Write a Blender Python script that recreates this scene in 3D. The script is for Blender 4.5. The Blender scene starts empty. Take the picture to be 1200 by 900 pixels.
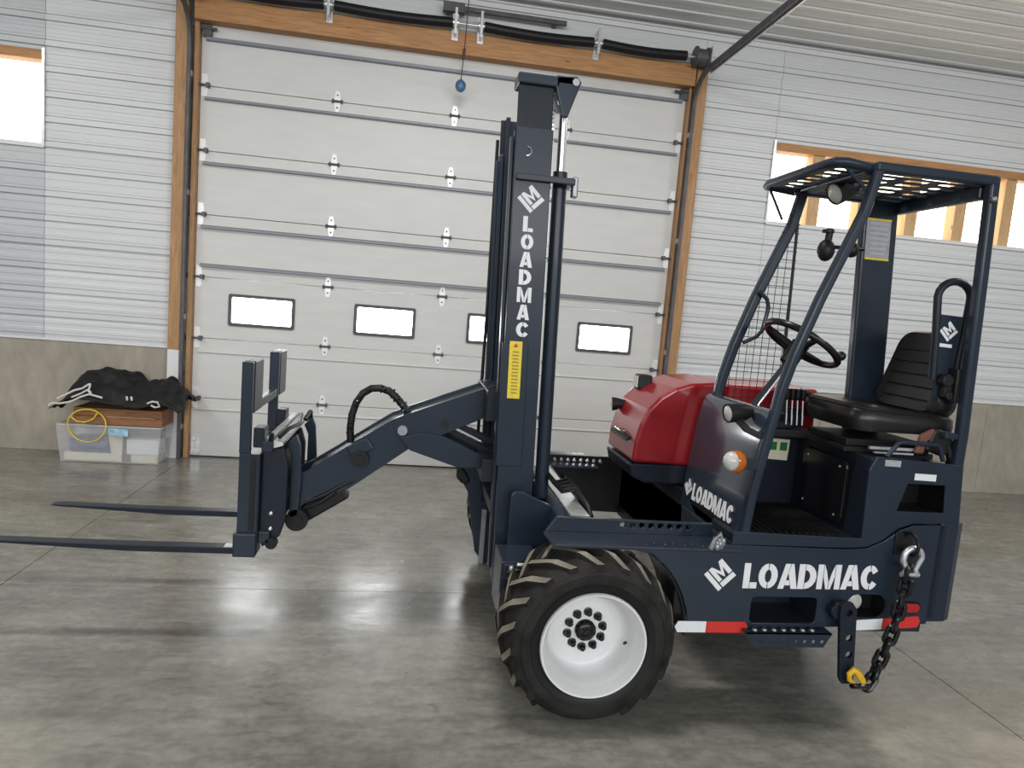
import bpy, bmesh, math, random
from math import sin, cos, pi, radians
from mathutils import Vector, Matrix
from mathutils.geometry import tessellate_polygon
random.seed(7)
scn = bpy.context.scene
COL = scn.collection

# ------------------------------------------------------------------ camera
def make_camera():
    yaw, pitch, roll, H = 0.14982, -0.11077, 0.0818, 1.7719
    fwd = Vector((sin(yaw)*cos(pitch), cos(yaw)*cos(pitch), sin(pitch)))
    right = Vector((cos(yaw), -sin(yaw), 0)); up = right.cross(fwd)
    r = right*cos(roll) + up*sin(roll); u = -right*sin(roll) + up*cos(roll)
    cd = bpy.data.cameras.new('camera'); co = bpy.data.objects.new('camera', cd); COL.objects.link(co)
    cd.sensor_width = 36; cd.sensor_fit = 'HORIZONTAL'; cd.lens = 24.0; cd.clip_start = .05
    m = Matrix((r, u, -fwd)).transposed().to_4x4(); m.translation = (0, 0, H)
    co.matrix_world = m; scn.camera = co
make_camera()

# ------------------------------------------------------------------ world, lights, exposure
w = bpy.data.worlds.new('world'); scn.world = w; w.use_nodes = True
bg = w.node_tree.nodes['Background']; bg.inputs[0].default_value = (.93, .96, 1, 1); bg.inputs[1].default_value = .40
def area(name, loc, target, sx, sy, power, color=(1, 1, 1)):
    ld = bpy.data.lights.new(name, 'AREA'); ld.shape = 'RECTANGLE'; ld.size = sx; ld.size_y = sy; ld.energy = power; ld.color = color
    o = bpy.data.objects.new(name, ld); COL.objects.link(o); o.location = loc
    o.rotation_euler = (Vector(target)-Vector(loc)).to_track_quat('-Z', 'Y').to_euler(); return o
for lx, ly, pw in ((-5.2, 3.2, 95), (0.2, 3.2, 95), (5.8, 3.2, 95)):
    area('ceiling_lamp', (lx, ly, 4.72), (lx, ly+.6, 0), 1.3, .35, pw, (1, .98, .95))
area('frontal_fill_strip', (0, -6.4, 3.4), (0, 6, .8), 14, 1.4, 640, (.96, .98, 1))   # added soft fill from behind the camera, brightens wall and near faces
scn.view_settings.view_transform = 'Standard'; scn.view_settings.look = 'None'
scn.view_settings.gamma = 1; scn.view_settings.use_curve_mapping = False
scn.view_settings.exposure = 0.05
WINDOW_GLOW = 3.6; PANE_GLOW = 12.0

# ------------------------------------------------------------------ materials
def mat(name, col, rough=.5, metal=0, noise=0, nscale=8, bump=0, bscale=60, spec=.5, coat=0, stretch=(1, 1, 1), rvar=0, emit=0):
    m = bpy.data.materials.new(name); m.use_nodes = True
    nt = m.node_tree; b = nt.nodes['Principled BSDF']
    b.inputs['Base Color'].default_value = (*col, 1); b.inputs['Roughness'].default_value = rough
    b.inputs['Metallic'].default_value = metal; b.inputs['Specular IOR Level'].default_value = spec
    b.inputs['Coat Weight'].default_value = coat; b.inputs['Coat Roughness'].default_value = .08
    if emit:
        b.inputs['Emission Color'].default_value = (*col, 1); b.inputs['Emission Strength'].default_value = emit
    tc = nt.nodes.new('ShaderNodeTexCoord'); mp = nt.nodes.new('ShaderNodeMapping')
    nt.links.new(tc.outputs['Object'], mp.inputs[0]); mp.inputs['Scale'].default_value = stretch
    if noise or rvar:
        n = nt.nodes.new('ShaderNodeTexNoise'); n.inputs['Scale'].default_value = nscale; n.inputs['Detail'].default_value = 6
        nt.links.new(mp.outputs[0], n.inputs['Vector'])
        if noise:
            r = nt.nodes.new('ShaderNodeValToRGB'); e = r.color_ramp.elements
            e[0].position = .3; e[1].position = .7
            e[0].color = (*[max(0, c*(1-noise)) for c in col], 1); e[1].color = (*[min(1, c*(1+noise)) for c in col], 1)
            nt.links.new(n.outputs['Fac'], r.inputs[0]); nt.links.new(r.outputs[0], b.inputs['Base Color'])
        if rvar:
            mr = nt.nodes.new('ShaderNodeMapRange'); mr.inputs[1].default_value = .3; mr.inputs[2].default_value = .7
            mr.inputs[3].default_value = max(0, rough-rvar); mr.inputs[4].default_value = min(1, rough+rvar)
            nt.links.new(n.outputs['Fac'], mr.inputs[0]); nt.links.new(mr.outputs[0], b.inputs['Roughness'])
    if bump:
        n2 = nt.nodes.new('ShaderNodeTexNoise'); n2.inputs['Scale'].default_value = bscale; n2.inputs['Detail'].default_value = 4
        nt.links.new(mp.outputs[0], n2.inputs['Vector'])
        bp = nt.nodes.new('ShaderNodeBump'); bp.inputs['Strength'].default_value = bump; bp.inputs['Distance'].default_value = .01
        nt.links.new(n2.outputs['Fac'], bp.inputs['Height']); nt.links.new(bp.outputs[0], b.inputs['Normal'])
    return m
M = {}
M['navy'] = mat('navy_paint', (.017, .026, .041), .33, noise=.12, nscale=4, bump=.03, bscale=25, spec=.28, coat=.08)
M['navygloss'] = mat('glossy_navy_paint', (.026, .035, .052), .16, noise=.1, nscale=4, bump=.02, bscale=8, coat=.8)
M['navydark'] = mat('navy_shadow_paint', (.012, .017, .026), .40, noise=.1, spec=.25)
M['black'] = mat('black_steel', (.009, .009, .010), .45, noise=.2, spec=.3)
M['blackgloss'] = mat('black_plastic', (.008, .008, .009), .25, spec=.35)
M['rubber'] = mat('tyre_rubber', (.021, .020, .018), .8, noise=.45, nscale=11, bump=.2, bscale=80, spec=.2)
M['dust'] = mat('dusty_rubber', (.21, .19, .15), .9, noise=.3, nscale=14, spec=.2)
M['white'] = mat('white_enamel', (.74, .74, .74), .32, noise=.04)
M['decal'] = mat('white_vinyl', (.80, .80, .82), .45, noise=.03)
M['red'] = mat('red_paint', (.26, .008, .012), .28, noise=.06, spec=.3, coat=.55)
M['redtape'] = mat('red_reflective_tape', (.62, .030, .025), .4, noise=.1, nscale=90)
M['whitetape'] = mat('white_reflective_tape', (.78, .80, .82), .4, noise=.05, nscale=90)
M['yellow'] = mat('yellow_decal', (.78, .60, .03), .45, noise=.12, nscale=60)
M['yellowp'] = mat('yellow_paint', (.75, .42, .02), .45, noise=.15)
M['chrome'] = mat('chrome_steel', (.85, .86, .88), .25, metal=1)
M['galv'] = mat('galvanised_steel', (.62, .63, .64), .38, metal=.8, noise=.15, nscale=25)
M['steel'] = mat('grey_steel', (.30, .31, .33), .4, metal=.7, noise=.2)
M['track'] = mat('dark_track_steel', (.10, .10, .11), .5, metal=.4, noise=.25)
M['vinyl'] = mat('black_seat_vinyl', (.010, .0095, .0095), .30, spec=.4, bump=.08, bscale=120, noise=.1)
M['lens'] = mat('clear_lens', (.52, .51, .48), .15, noise=.05, nscale=40)
M['amber'] = mat('amber_lens', (.42, .11, .005), .12, coat=.5)
M['redlens'] = mat('red_lens', (.40, .012, .015), .15, coat=.5)
M['label'] = mat('grey_label_paper', (.36, .36, .38), .6, noise=.15, nscale=40)
M['green'] = mat('green_print', (.01, .16, .03), .5)
M['cream'] = mat('cream_paper', (.72, .68, .52), .6)
M['brown'] = mat('brown_belt_guide', (.16, .06, .04), .6)
M['wood'] = None
def wood(name, c1, c2, stretch):
    m = bpy.data.materials.new(name); m.use_nodes = True; nt = m.node_tree; b = nt.nodes['Principled BSDF']; b.inputs['Roughness'].default_value = .6
    tc = nt.nodes.new('ShaderNodeTexCoord'); mp = nt.nodes.new('ShaderNodeMapping'); mp.inputs['Scale'].default_value = stretch
    n = nt.nodes.new('ShaderNodeTexNoise'); n.inputs['Scale'].default_value = 3; n.inputs['Detail'].default_value = 8; n.inputs['Distortion'].default_value = 1.2
    r = nt.nodes.new('ShaderNodeValToRGB'); r.color_ramp.elements[0].position = .3; r.color_ramp.elements[1].position = .7
    r.color_ramp.elements[0].color = (*c1, 1); r.color_ramp.elements[1].color = (*c2, 1)
    v = nt.nodes.new('ShaderNodeTexVoronoi'); v.inputs['Scale'].default_value = 2.2
    mpv = nt.nodes.new('ShaderNodeMapping'); mpv.inputs['Scale'].default_value = tuple(max(1, s*.35) for s in stretch)
    kr = nt.nodes.new('ShaderNodeValToRGB'); kr.color_ramp.elements[0].position = .03; kr.color_ramp.elements[1].position = .09
    kr.color_ramp.elements[0].color = (.25, .18, .12, 1)
    mx = nt.nodes.new('ShaderNodeMixRGB'); mx.blend_type = 'MULTIPLY'; mx.inputs[0].default_value = 1
    for a, bb in ((tc.outputs['Object'], mp.inputs[0]), (mp.outputs[0], n.inputs['Vector']), (n.outputs['Fac'], r.inputs[0]), (tc.outputs['Object'], mpv.inputs[0]),
                  (mpv.outputs[0], v.inputs['Vector']), (v.outputs['Distance'], kr.inputs[0]), (r.outputs[0], mx.inputs[1]), (kr.outputs[0], mx.inputs[2]), (mx.outputs[0], b.inputs['Base Color'])):
        nt.links.new(a, bb)
    return m
M['woodx'] = wood('timber_header', (.36, .17, .065), (.54, .28, .115), (1.2, 14, 14))
M['woodz'] = wood('timber_post', (.32, .17, .075), (.50, .29, .14), (14, 14, 1.2))
M['woodstud'] = wood('timber_stud', (.50, .30, .14), (.66, .44, .24), (10, 10, 1))
M['crate'] = wood('stained_crate', (.20, .085, .035), (.33, .15, .06), (2, 12, 12))
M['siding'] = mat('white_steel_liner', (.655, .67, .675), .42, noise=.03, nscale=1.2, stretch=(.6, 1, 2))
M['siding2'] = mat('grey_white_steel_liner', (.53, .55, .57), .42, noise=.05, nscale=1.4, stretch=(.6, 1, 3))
M['ceiling'] = mat('ceiling_steel_liner', (.76, .77, .755), .30, noise=.03, nscale=1.5)
M['trimw'] = mat('white_metal_trim', (.72, .72, .72), .4)
M['door'] = mat('door_panel_enamel', (.64, .635, .615), .45, noise=.035, nscale=2.5, stretch=(1, 1, 5), bump=.03, bscale=9)
M['strut'] = mat('door_strut_enamel', (.22, .235, .27), .4, metal=.1, noise=.06)
M['frame'] = mat('window_frame_plastic', (.075, .07, .078), .5)
M['blind'] = mat('glowing_daylight_pane', (1, 1, 1), .4, emit=PANE_GLOW)

def concrete(name, base, dark, sc, rough, rv, stretch=(1, 1, 1), bumpv=.08, blot=.86, streak=0, dist=.3):
    m = bpy.data.materials.new(name); m.use_nodes = True; nt = m.node_tree; b = nt.nodes['Principled BSDF']
    L = nt.links.new
    b.inputs['Specular IOR Level'].default_value = .68 if streak else .35
    tc = nt.nodes.new('ShaderNodeTexCoord'); mp = nt.nodes.new('ShaderNodeMapping'); mp.inputs['Scale'].default_value = stretch
    L(tc.outputs['Object'], mp.inputs[0])
    def noise(scale, detail, vec, dist=0):
        n = nt.nodes.new('ShaderNodeTexNoise'); n.inputs['Scale'].default_value = scale; n.inputs['Detail'].default_value = detail
        n.inputs['Distortion'].default_value = dist; L(vec, n.inputs['Vector']); return n
    n1 = noise(sc, 8, mp.outputs[0], .6); n2 = noise(sc*5, 8, mp.outputs[0]); n3 = noise(sc*.35, 5, tc.outputs['Object'], .4)
    n4 = noise(sc*1.6, 10, tc.outputs['Object'], dist)
    r1 = nt.nodes.new('ShaderNodeValToRGB'); r1.color_ramp.elements[0].position = .3; r1.color_ramp.elements[1].position = .68
    r1.color_ramp.elements[0].color = (*dark, 1); r1.color_ramp.elements[1].color = (*base, 1); L(n1.outputs['Fac'], r1.inputs[0])
    def mul(col, nz, lo, hi, p0, p1):
        r = nt.nodes.new('ShaderNodeValToRGB'); r.color_ramp.elements[0].position = p0; r.color_ramp.elements[1].position = p1
        r.color_ramp.elements[0].color = (lo, lo, lo, 1); r.color_ramp.elements[1].color = (hi, hi, hi*.99, 1); L(nz.outputs['Fac'], r.inputs[0])
        mx = nt.nodes.new('ShaderNodeMixRGB'); mx.blend_type = 'MULTIPLY'; mx.inputs[0].default_value = 1
        L(col, mx.inputs[1]); L(r.outputs[0], mx.inputs[2]); return mx.outputs[0]
    c = mul(r1.outputs[0], n2, .86, 1.07, .3, .68); c = mul(c, n3, .84, 1.05, .32, .66); c = mul(c, n4, blot, 1.0, .26, .66)
    if streak:
        ms = nt.nodes.new('ShaderNodeMapping'); ms.inputs['Scale'].default_value = (.5, 9, 1); L(tc.outputs['Object'], ms.inputs[0])
        c = mul(c, noise(1.6, 6, ms.outputs[0], .3), .90, 1.05, .30, .70); c = mul(c, noise(26, 4, tc.outputs['Object']), .84, 1.08, .3, .7)
        ma = nt.nodes.new('ShaderNodeMapping'); ma.inputs['Scale'].default_value = (1.0, 2.6, 1); ma.inputs['Rotation'].default_value = (0, 0, .5); L(tc.outputs['Object'], ma.inputs[0])
        c = mul(c, noise(7, 8, ma.outputs[0], .8), .80, 1.08, .34, .62); c = mul(c, noise(3.1, 9, ma.outputs[0], .6), 1.0, .52, .66, .78)
    L(c, b.inputs['Base Color'])
    mr = nt.nodes.new('ShaderNodeMapRange'); mr.inputs[1].default_value = .35; mr.inputs[2].default_value = .62
    mr.inputs[3].default_value = rough-rv; mr.inputs[4].default_value = rough+rv; L(n4.outputs['Fac'], mr.inputs[0]); L(mr.outputs[0], b.inputs['Roughness'])
    bp = nt.nodes.new('ShaderNodeBump'); bp.inputs['Strength'].default_value = bumpv; bp.inputs['Distance'].default_value = .01
    L(n2.outputs['Fac'], bp.inputs['Height']); L(bp.outputs[0], b.inputs['Normal'])
    return m
M['floor'] = concrete('polished_concrete', (.295, .288, .258), (.212, .207, .185), 1.5, .23, .06, (.7, 1.5, 1), .12, .82, 1, .4)
M['conc'] = concrete('cast_concrete', (.42, .38, .32), (.36, .325, .27), 1.8, .8, .1, (1.3, 1, .6), .08, .95)

# tarp, translucent tote and translucent siding
M['tarp'] = mat('black_tarp', (.010, .010, .011), .5, spec=.25, bump=.3, bscale=25)
M['piping'] = mat('white_piping', (.62, .60, .55), .6)
def tote_mat():
    m = bpy.data.materials.new('clear_plastic'); m.use_nodes = True; nt = m.node_tree; b = nt.nodes['Principled BSDF']
    b.inputs['Base Color'].default_value = (.72, .73, .75, 1); b.inputs['Roughness'].default_value = .25
    n = nt.nodes.new('ShaderNodeTexNoise'); n.inputs['Scale'].default_value = 5
    mr = nt.nodes.new('ShaderNodeMapRange'); mr.inputs[3].default_value = .28; mr.inputs[4].default_value = .48
    nt.links.new(n.outputs['Fac'], mr.inputs[0]); nt.links.new(mr.outputs[0], b.inputs['Alpha']); return m
M['tote'] = tote_mat()
def translucent(name, col, s):
    m = bpy.data.materials.new(name); m.use_nodes = True; nt = m.node_tree; b = nt.nodes['Principled BSDF']
    b.inputs['Base Color'].default_value = (.8, .78, .72, 1); b.inputs['Roughness'].default_value = .4
    n = nt.nodes.new('ShaderNodeTexNoise'); n.inputs['Scale'].default_value = 1.5
    r = nt.nodes.new('ShaderNodeValToRGB'); r.color_ramp.elements[0].color = (*[c*.92 for c in col], 1); r.color_ramp.elements[1].color = (*col, 1)
    nt.links.new(n.outputs['Fac'], r.inputs[0]); nt.links.new(r.outputs[0], b.inputs['Emission Color']); b.inputs['Emission Strength'].default_value = s
    return m
M['skylight'] = translucent('daylit_translucent_panel', (1, .93, .76), WINDOW_GLOW)

# ------------------------------------------------------------------ mesh helpers
class MB:
    """collects shapes into one mesh; several materials by index"""
    LEAN = 0.0                                                  # forward lean of the mast
    def __init__(s): s.v = []; s.f = []; s.m = []; s.mi = 0; s.sm = []; s.smooth = False
    def add(s, vs, fs):
        o = len(s.v); s.v += [tuple(p) for p in vs]
        for f in fs: s.f.append([i+o for i in f]); s.m.append(s.mi); s.sm.append(s.smooth)
        return s
    def box(s, x0, x1, y0, y1, z0, z1):
        return s.add([(x0, y0, z0), (x1, y0, z0), (x1, y1, z0), (x0, y1, z0), (x0, y0, z1), (x1, y0, z1), (x1, y1, z1), (x0, y1, z1)],
                     [(0, 3, 2, 1), (4, 5, 6, 7), (0, 1, 5, 4), (1, 2, 6, 5), (2, 3, 7, 6), (3, 0, 4, 7)])
    def plate(s, outer, a, b, axis='y', holes=()):
        """polygon with holes, extruded from a to b along axis (y: points are x,z; z: x,y; x: y,z)"""
        def P(p, t): return (p[0], t, p[1]) if axis == 'y' else ((p[0], p[1], t) if axis == 'z' else (t, p[0], p[1]))
        loops = [list(outer)] + [list(h) for h in holes]
        if holes:
            tris = tessellate_polygon([[Vector((p[0], p[1], 0)) for p in l] for l in loops])
            faces = [tuple(t) for t in tris]
        else: faces = [tuple(range(len(outer)))]
        flat = [p for l in loops for p in l]; n = len(flat)
        fs = [f for f in faces] + [tuple(i+n for i in reversed(f)) for f in faces]
        o = 0
        for l in loops:
            k = len(l)
            for i in range(k): fs.append((o+i, o+(i+1) % k, o+(i+1) % k+n, o+i+n))
            o += k
        return s.add([P(p, a) for p in flat]+[P(p, b) for p in flat], fs)
    def tube(s, pts, r, n=10, closed=False, cap=True):
        pts = [Vector(p) for p in pts]; N = len(pts); rs = r if isinstance(r, (list, tuple)) else [r]*N
        vs = []; prev = None
        for i, p in enumerate(pts):
            if closed: t = (pts[(i+1) % N]-pts[i-1])
            else: t = (pts[min(i+1, N-1)]-pts[max(i-1, 0)])
            t.normalize()
            if prev is None:
                u = t.orthogonal().normalized()
            else:
                u = (prev - t*prev.dot(t)).normalized()
            prev = u; v = t.cross(u)
            for k in range(n): a = 2*pi*k/n; vs.append(p+(u*cos(a)+v*sin(a))*rs[i])
        fs = []
        for i in range(N if closed else N-1):
            j = (i+1) % N
            for k in range(n): fs.append((i*n+k, i*n+(k+1) % n, j*n+(k+1) % n, j*n+k))
        if cap and not closed: fs += [tuple(range(n-1, -1, -1)), tuple((N-1)*n+k for k in range(n))]
        sv = s.smooth; s.smooth = True; s.add(vs, fs); s.smooth = sv; return s
    def bar(s, pts, w, h, up=(0, 1, 0)):
        """rectangular bar swept along pts; h measured along 'up'"""
        pts = [Vector(p) for p in pts]; N = len(pts); up = Vector(up); vs = []
        for i, p in enumerate(pts):
            t = (pts[min(i+1, N-1)]-pts[max(i-1, 0)]).normalized()
            sd = t.cross(up).normalized(); k = 1.
            if 0 < i < N-1:
                t1 = (pts[i+1]-pts[i]).normalized(); k = 1/max(.4, t.dot(t1))
            for a, b in ((-1, -1), (1, -1), (1, 1), (-1, 1)): vs.append(p+sd*(a*w/2*k)+up*(b*h/2))
        fs = [(0, 3, 2, 1), tuple((N-1)*4+k for k in range(4))]
        for i in range(N-1):
            for k in range(4): fs.append((i*4+k, i*4+(k+1) % 4, i*4+4+(k+1) % 4, i*4+4+k))
        return s.add(vs, fs)
    def lathe(s, prof, c, axis=(0, 1, 0), n=48, a0=0, a1=2*pi, smooth=True):
        """profile (r, t) turned about axis through c"""
        ax = Vector(axis).normalized(); u = ax.orthogonal().normalized()
        if abs(ax.y) > .99: u = Vector((1, 0, 0))
        v = ax.cross(u); c = Vector(c); full = abs(a1-a0-2*pi) < 1e-6; cols = n if full else n+1
        vs = []
        for i in range(cols):
            a = a0+(a1-a0)*i/n; d = u*cos(a)+v*sin(a)
            for r, t in prof: vs.append(c+d*r+ax*t)
        k = len(prof); fs = []
        for i in range(n):
            j = (i+1) % cols
            for q in range(k-1): fs.append((i*k+q, j*k+q, j*k+q+1, i*k+q+1))
        sv = s.smooth; s.smooth = smooth; s.add(vs, fs); s.smooth = sv; return s
    def cyl(s, p, q, r, n=20): return s.tube([p, q], r, n)
    def ball(s, c, r, n=16, sq=(1, 1, 1)):
        vs = []; fs = []; h = n//2
        for i in range(h+1):
            th = pi*i/h
            for k in range(n): a = 2*pi*k/n; vs.append((c[0]+r*sq[0]*sin(th)*cos(a), c[1]+r*sq[1]*sin(th)*sin(a), c[2]+r*sq[2]*cos(th)))
        for i in range(h):
            for k in range(n): fs.append((i*n+k, (i+1)*n+k, (i+1)*n+(k+1) % n, i*n+(k+1) % n))
        sv = s.smooth; s.smooth = True; s.add(vs, fs); s.smooth = sv; return s
    def mesh(s, name, mats):
        bm = bmesh.new()
        if MB.LEAN: s.v = [(x+MB.LEAN*(2.85-z), y, z) for x, y, z in s.v]
        vs = [bm.verts.new(p) for p in s.v]
        for f, mi, sm in zip(s.f, s.m, s.sm):
            try: fc = bm.faces.new([vs[i] for i in f]); fc.material_index = mi; fc.smooth = sm
            except ValueError: pass
        bmesh.ops.remove_doubles(bm, verts=bm.verts, dist=1e-6)
        bmesh.ops.recalc_face_normals(bm, faces=bm.faces)
        me = bpy.data.meshes.new(name); bm.to_mesh(me); bm.free()
        for m in (mats if isinstance(mats, (list, tuple)) else [mats]): me.materials.append(m)
        if any(s.sm): me.set_sharp_from_angle(angle=radians(42))
        return me
    def build(s, name, mats, parent=None, bevel=0, seg=2, **kw):
        o = bpy.data.objects.new(name, s.mesh(name, mats)); COL.objects.link(o)
        attach(o, parent)
        if bevel:
            b = o.modifiers.new('bevel', 'BEVEL'); b.width = bevel; b.segments = seg; b.limit_method = 'ANGLE'; b.angle_limit = radians(35)
        for k, val in kw.items(): o[k] = val
        return o
def attach(o, parent):
    if parent is not None:
        o.parent = parent
        if parent.type == 'EMPTY': o.matrix_parent_inverse = Matrix.Translation(-parent.location)
def copy_of(src, name, parent, mw=None):
    c = src.copy(); c.name = name; COL.objects.link(c)
    if mw is not None: c.matrix_basis = mw
    return c
def thing(name, label, cat, loc=(0, 0, 0), group=None, kind=None):
    o = bpy.data.objects.new(name, None); COL.objects.link(o); o.location = loc; o.empty_display_size = .1
    o['label'] = label; o['category'] = cat
    if group: o['group'] = group
    if kind: o['kind'] = kind
    return o
def tag(o, label, cat, group=None, kind=None):
    o['label'] = label; o['category'] = cat
    if group: o['group'] = group
    if kind: o['kind'] = kind
    return o
def struct(name, label=None):
    o = bpy.data.objects.new(name, None); COL.objects.link(o); o.empty_display_size = .1; o['kind'] = 'structure'
    if label: o['label'] = label
    return o
def arc(cx, cz, r, a0, a1, n): return [(cx+r*cos(radians(a0+(a1-a0)*i/n)), cz+r*sin(radians(a0+(a1-a0)*i/n))) for i in range(n+1)]
def rrect(x0, x1, z0, z1, r, n=4):
    return arc(x1-r, z0+r, r, -90, 0, n)+arc(x1-r, z1-r, r, 0, 90, n)+arc(x0+r, z1-r, r, 90, 180, n)+arc(x0+r, z0+r, r, 180, 270, n)
def circ(cx, cz, r, n=14): return [(cx+r*cos(2*pi*i/n), cz+r*sin(2*pi*i/n)) for i in range(n)]

# ------------------------------------------------------------------ setting
YW = 7.244; ZC = 4.834; ZB = 1.0956; DX0, DX1 = -2.174, 2.709; S = .6096
# floor slabs with sawn joints
fl = struct('floor', 'grey trowelled concrete floor slabs with sawn joints')
xs = [-12.33, -7.26, -2.19, 2.885, 7.955, 13.0]; ys = [-7.0, -1.05, 4.035, 7.75]
for i in range(5):
    for j in range(3):
        MB().box(xs[i]+.003, xs[i+1]-.003, ys[j]+.002, ys[j+1]-.002, -.15, 0).build('concrete_slab', M['floor'], fl)
MB().box(-12.4, 13.1, -7.1, 7.8, -.2, -.02).build('joint_filler', M['black'], fl)

def profile(h0, h1, first, depth=.012):
    """rib profile of a liner sheet: list of (h, depth) between h0 and h1, major ribs every 9 inches"""
    P = .2286; pts = [(h0, 0)]
    k = math.floor((h0-first)/P)-1
    while first+k*P < h1+P:
        c = first+k*P
        for dh, d in ((-.037, 0), (-.034, -.014), (-.027, -.014), (-.022, depth), (.022, depth), (.027, -.014), (.034, -.014), (.037, 0), (P/3-.022, 0), (P/3-.012, .004), (P/3+.012, .004), (P/3+.022, 0),
                      (2*P/3-.022, 0), (2*P/3-.012, .004), (2*P/3+.012, .004), (2*P/3+.022, 0)):
            if h0+.001 < c+dh < h1-.001: pts.append((c+dh, d))
        k += 1
    pts.append((h1, 0)); return pts
def sheet(parent, x0, x1, z0, z1, mt, name='siding_panel', y=YW, first=2.95):
    m = MB(); pr = profile(z0, z1, first); vs = []; n = len(pr)
    for yy, sgn in ((y, 1), (y+.024, 1)):
        for x in (x0, x1):
            vs += [(x, yy-d, h) for h, d in pr]
    lap = [abs(pr[i][1]-pr[i+1][1]) > .006 for i in range(n-1)]
    fs = [(i, n+i, n+i+1, i+1) for i in range(n-1)] + [(2*n+i, 2*n+i+1, 3*n+i+1, 3*n+i) for i in range(n-1)]
    fs += [(i, i+1, 2*n+i+1, 2*n+i) for i in range(n-1)] + [(n+i, 3*n+i, 3*n+i+1, n+i+1) for i in range(n-1)]
    fs += [(0, 2*n, 3*n, n), (n-1, 2*n-1, 4*n-1, 3*n-1)]
    m.add(vs, fs)
    if isinstance(mt, list):
        for i in range(n-1):
            if lap[i]: m.m[i] = 1
    return m.build(name, mt, parent)
WZ0, WZ1 = 2.95, 3.80                       # clerestory openings
wall = struct('wall_back', 'white ribbed steel liner wall above a concrete base')
rows = [ZB+.004]; z = 1.0956+.9144*.0
zz = 2.95-.057
marks = [ZB+.004, 1.995, 2.910, 3.825, ZC]
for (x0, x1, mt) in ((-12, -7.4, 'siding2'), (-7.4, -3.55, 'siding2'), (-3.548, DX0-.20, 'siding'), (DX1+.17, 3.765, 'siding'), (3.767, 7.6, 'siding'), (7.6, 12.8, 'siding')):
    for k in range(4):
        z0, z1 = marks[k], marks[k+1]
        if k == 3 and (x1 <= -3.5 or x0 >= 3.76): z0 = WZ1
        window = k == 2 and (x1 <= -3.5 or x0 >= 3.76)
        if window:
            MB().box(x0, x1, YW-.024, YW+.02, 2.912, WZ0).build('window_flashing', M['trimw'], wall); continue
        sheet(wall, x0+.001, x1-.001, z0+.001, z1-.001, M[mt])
sheet(wall, DX0-.198, DX1+.168, 4.42, ZC, M['siding'])
for (x0, x1) in ((-12, -4.05), (-4.05, DX0-.20), (DX1+.17, 4.73), (4.73, 6.88), (6.88, 12.8)):
    MB().box(x0+.002, x1-.002, YW-.012, YW+.25, 0, ZB).build('concrete_block_base' if 0 else 'concrete_base', M['conc'], wall, bevel=.004)
# base flashing
MB().box(-12, DX0-.20, YW-.025, YW, ZB, ZB+.02).build('base_flashing', M['trimw'], wall); MB().box(DX1+.17, 12.8, YW-.025, YW, ZB, ZB+.02).build('base_flashing', M['trimw'], wall)
# weather skin behind the wall so that daylight enters only through the openings
MB().box(-12, 12.8, YW+.26, YW+.28, -.1, WZ0-.1).box(-12, 12.8, YW+.26, YW+.28, WZ1+.06, ZC+.3).box(-3.5, 3.7, YW+.26, YW+.28, WZ0-.1, WZ1+.06).build('outer_skin', M['siding2'], wall)

def clerestory(name, label, x0, x1, jamb, studs):
    wn = struct(name, label)
    for a, b in ((x0, x1),):
        n = max(1, round((b-a)/1.83)); st = (b-a)/n
        for i in range(n):
            sheet(wn, a+i*st+.001, a+(i+1)*st-.001, WZ0-.08, WZ1+.08, [M['skylight'], M['siding']], 'translucent_panel', y=YW+.19, first=2.95)
    MB().box(x0, x1, YW+.004, YW+.15, WZ1-.085, WZ1+.02).build('header_timber', M['woodx'], wn, bevel=.003)
    MB().box(x0, x1, YW+.004, YW+.15, WZ0-.06, WZ0-.005).build('sill_timber', M['woodx'], wn, bevel=.003)
    for s_ in studs: MB().box(s_, s_+.14, YW+.03, YW+.17, WZ0-.005, WZ1-.085).build('stud', M['woodstud'], wn, bevel=.003)
    MB().box(jamb-.012, jamb+.012, YW-.03, YW+.15, WZ0-.02, WZ1+.01).build('edge_trim', M['galv'], wn)
clerestory('window_1', 'right clerestory strip of glowing translucent panels behind timber studs', 3.77, 12.6, 3.765, [4.26+.6096*k for k in range(1, 13)] + [4.26])
clerestory('window_2', 'left clerestory strip of glowing translucent panels under a timber header', -12, -3.56, -3.556, [-12+.9*k for k in range(9)])

# ceiling
ce = struct('ceiling', 'ribbed pale steel ceiling liner')
yy = YW
while yy > -6.5:
    y1, y0 = yy, yy-.9144
    for (x0, x1) in ((-12, -4.4), (-4.4, 4.9), (4.9, 12.8)):
        m = MB(); pr = profile(y0+.001, y1-.001, YW-.14, .016); n = len(pr)
        vs = [(x, h, ZC-d) for x in (x0+.001, x1-.001) for h, d in pr] + [(x, h, ZC+.01) for x in (x0+.001, x1-.001) for h, d in pr]
        fs = [(i, n+i, n+i+1, i+1) for i in range(n-1)]+[(2*n+i, 2*n+i+1, 3*n+i+1, 3*n+i) for i in range(n-1)]
        m.add(vs, fs).build('ceiling_panel', M['ceiling'], ce)
    yy -= .9144
MB().box(-12, 12.8, YW-.05, YW-.001, ZC-.045, ZC-.03).box(-12, 12.8, YW-.022, YW-.001, ZC-.09, ZC-.03).build('trim_1', M['trimw'], None, kind='structure', label='white channel trim where wall meets ceiling')
# dark angle on the wall over the header
MB().box(.09, 1.33, YW-.14, YW-.10, 4.63, 4.67).box(.09, .30, YW-.16, YW-.08, 4.60, 4.69).box(.12, .16, YW-.10, YW, 4.62, 4.68).box(1.2, 1.24, YW-.10, YW, 4.63, 4.67).build('trim_2', M['track'], None, kind='structure', label='dark steel mounting rail on the wall above the door')

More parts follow.
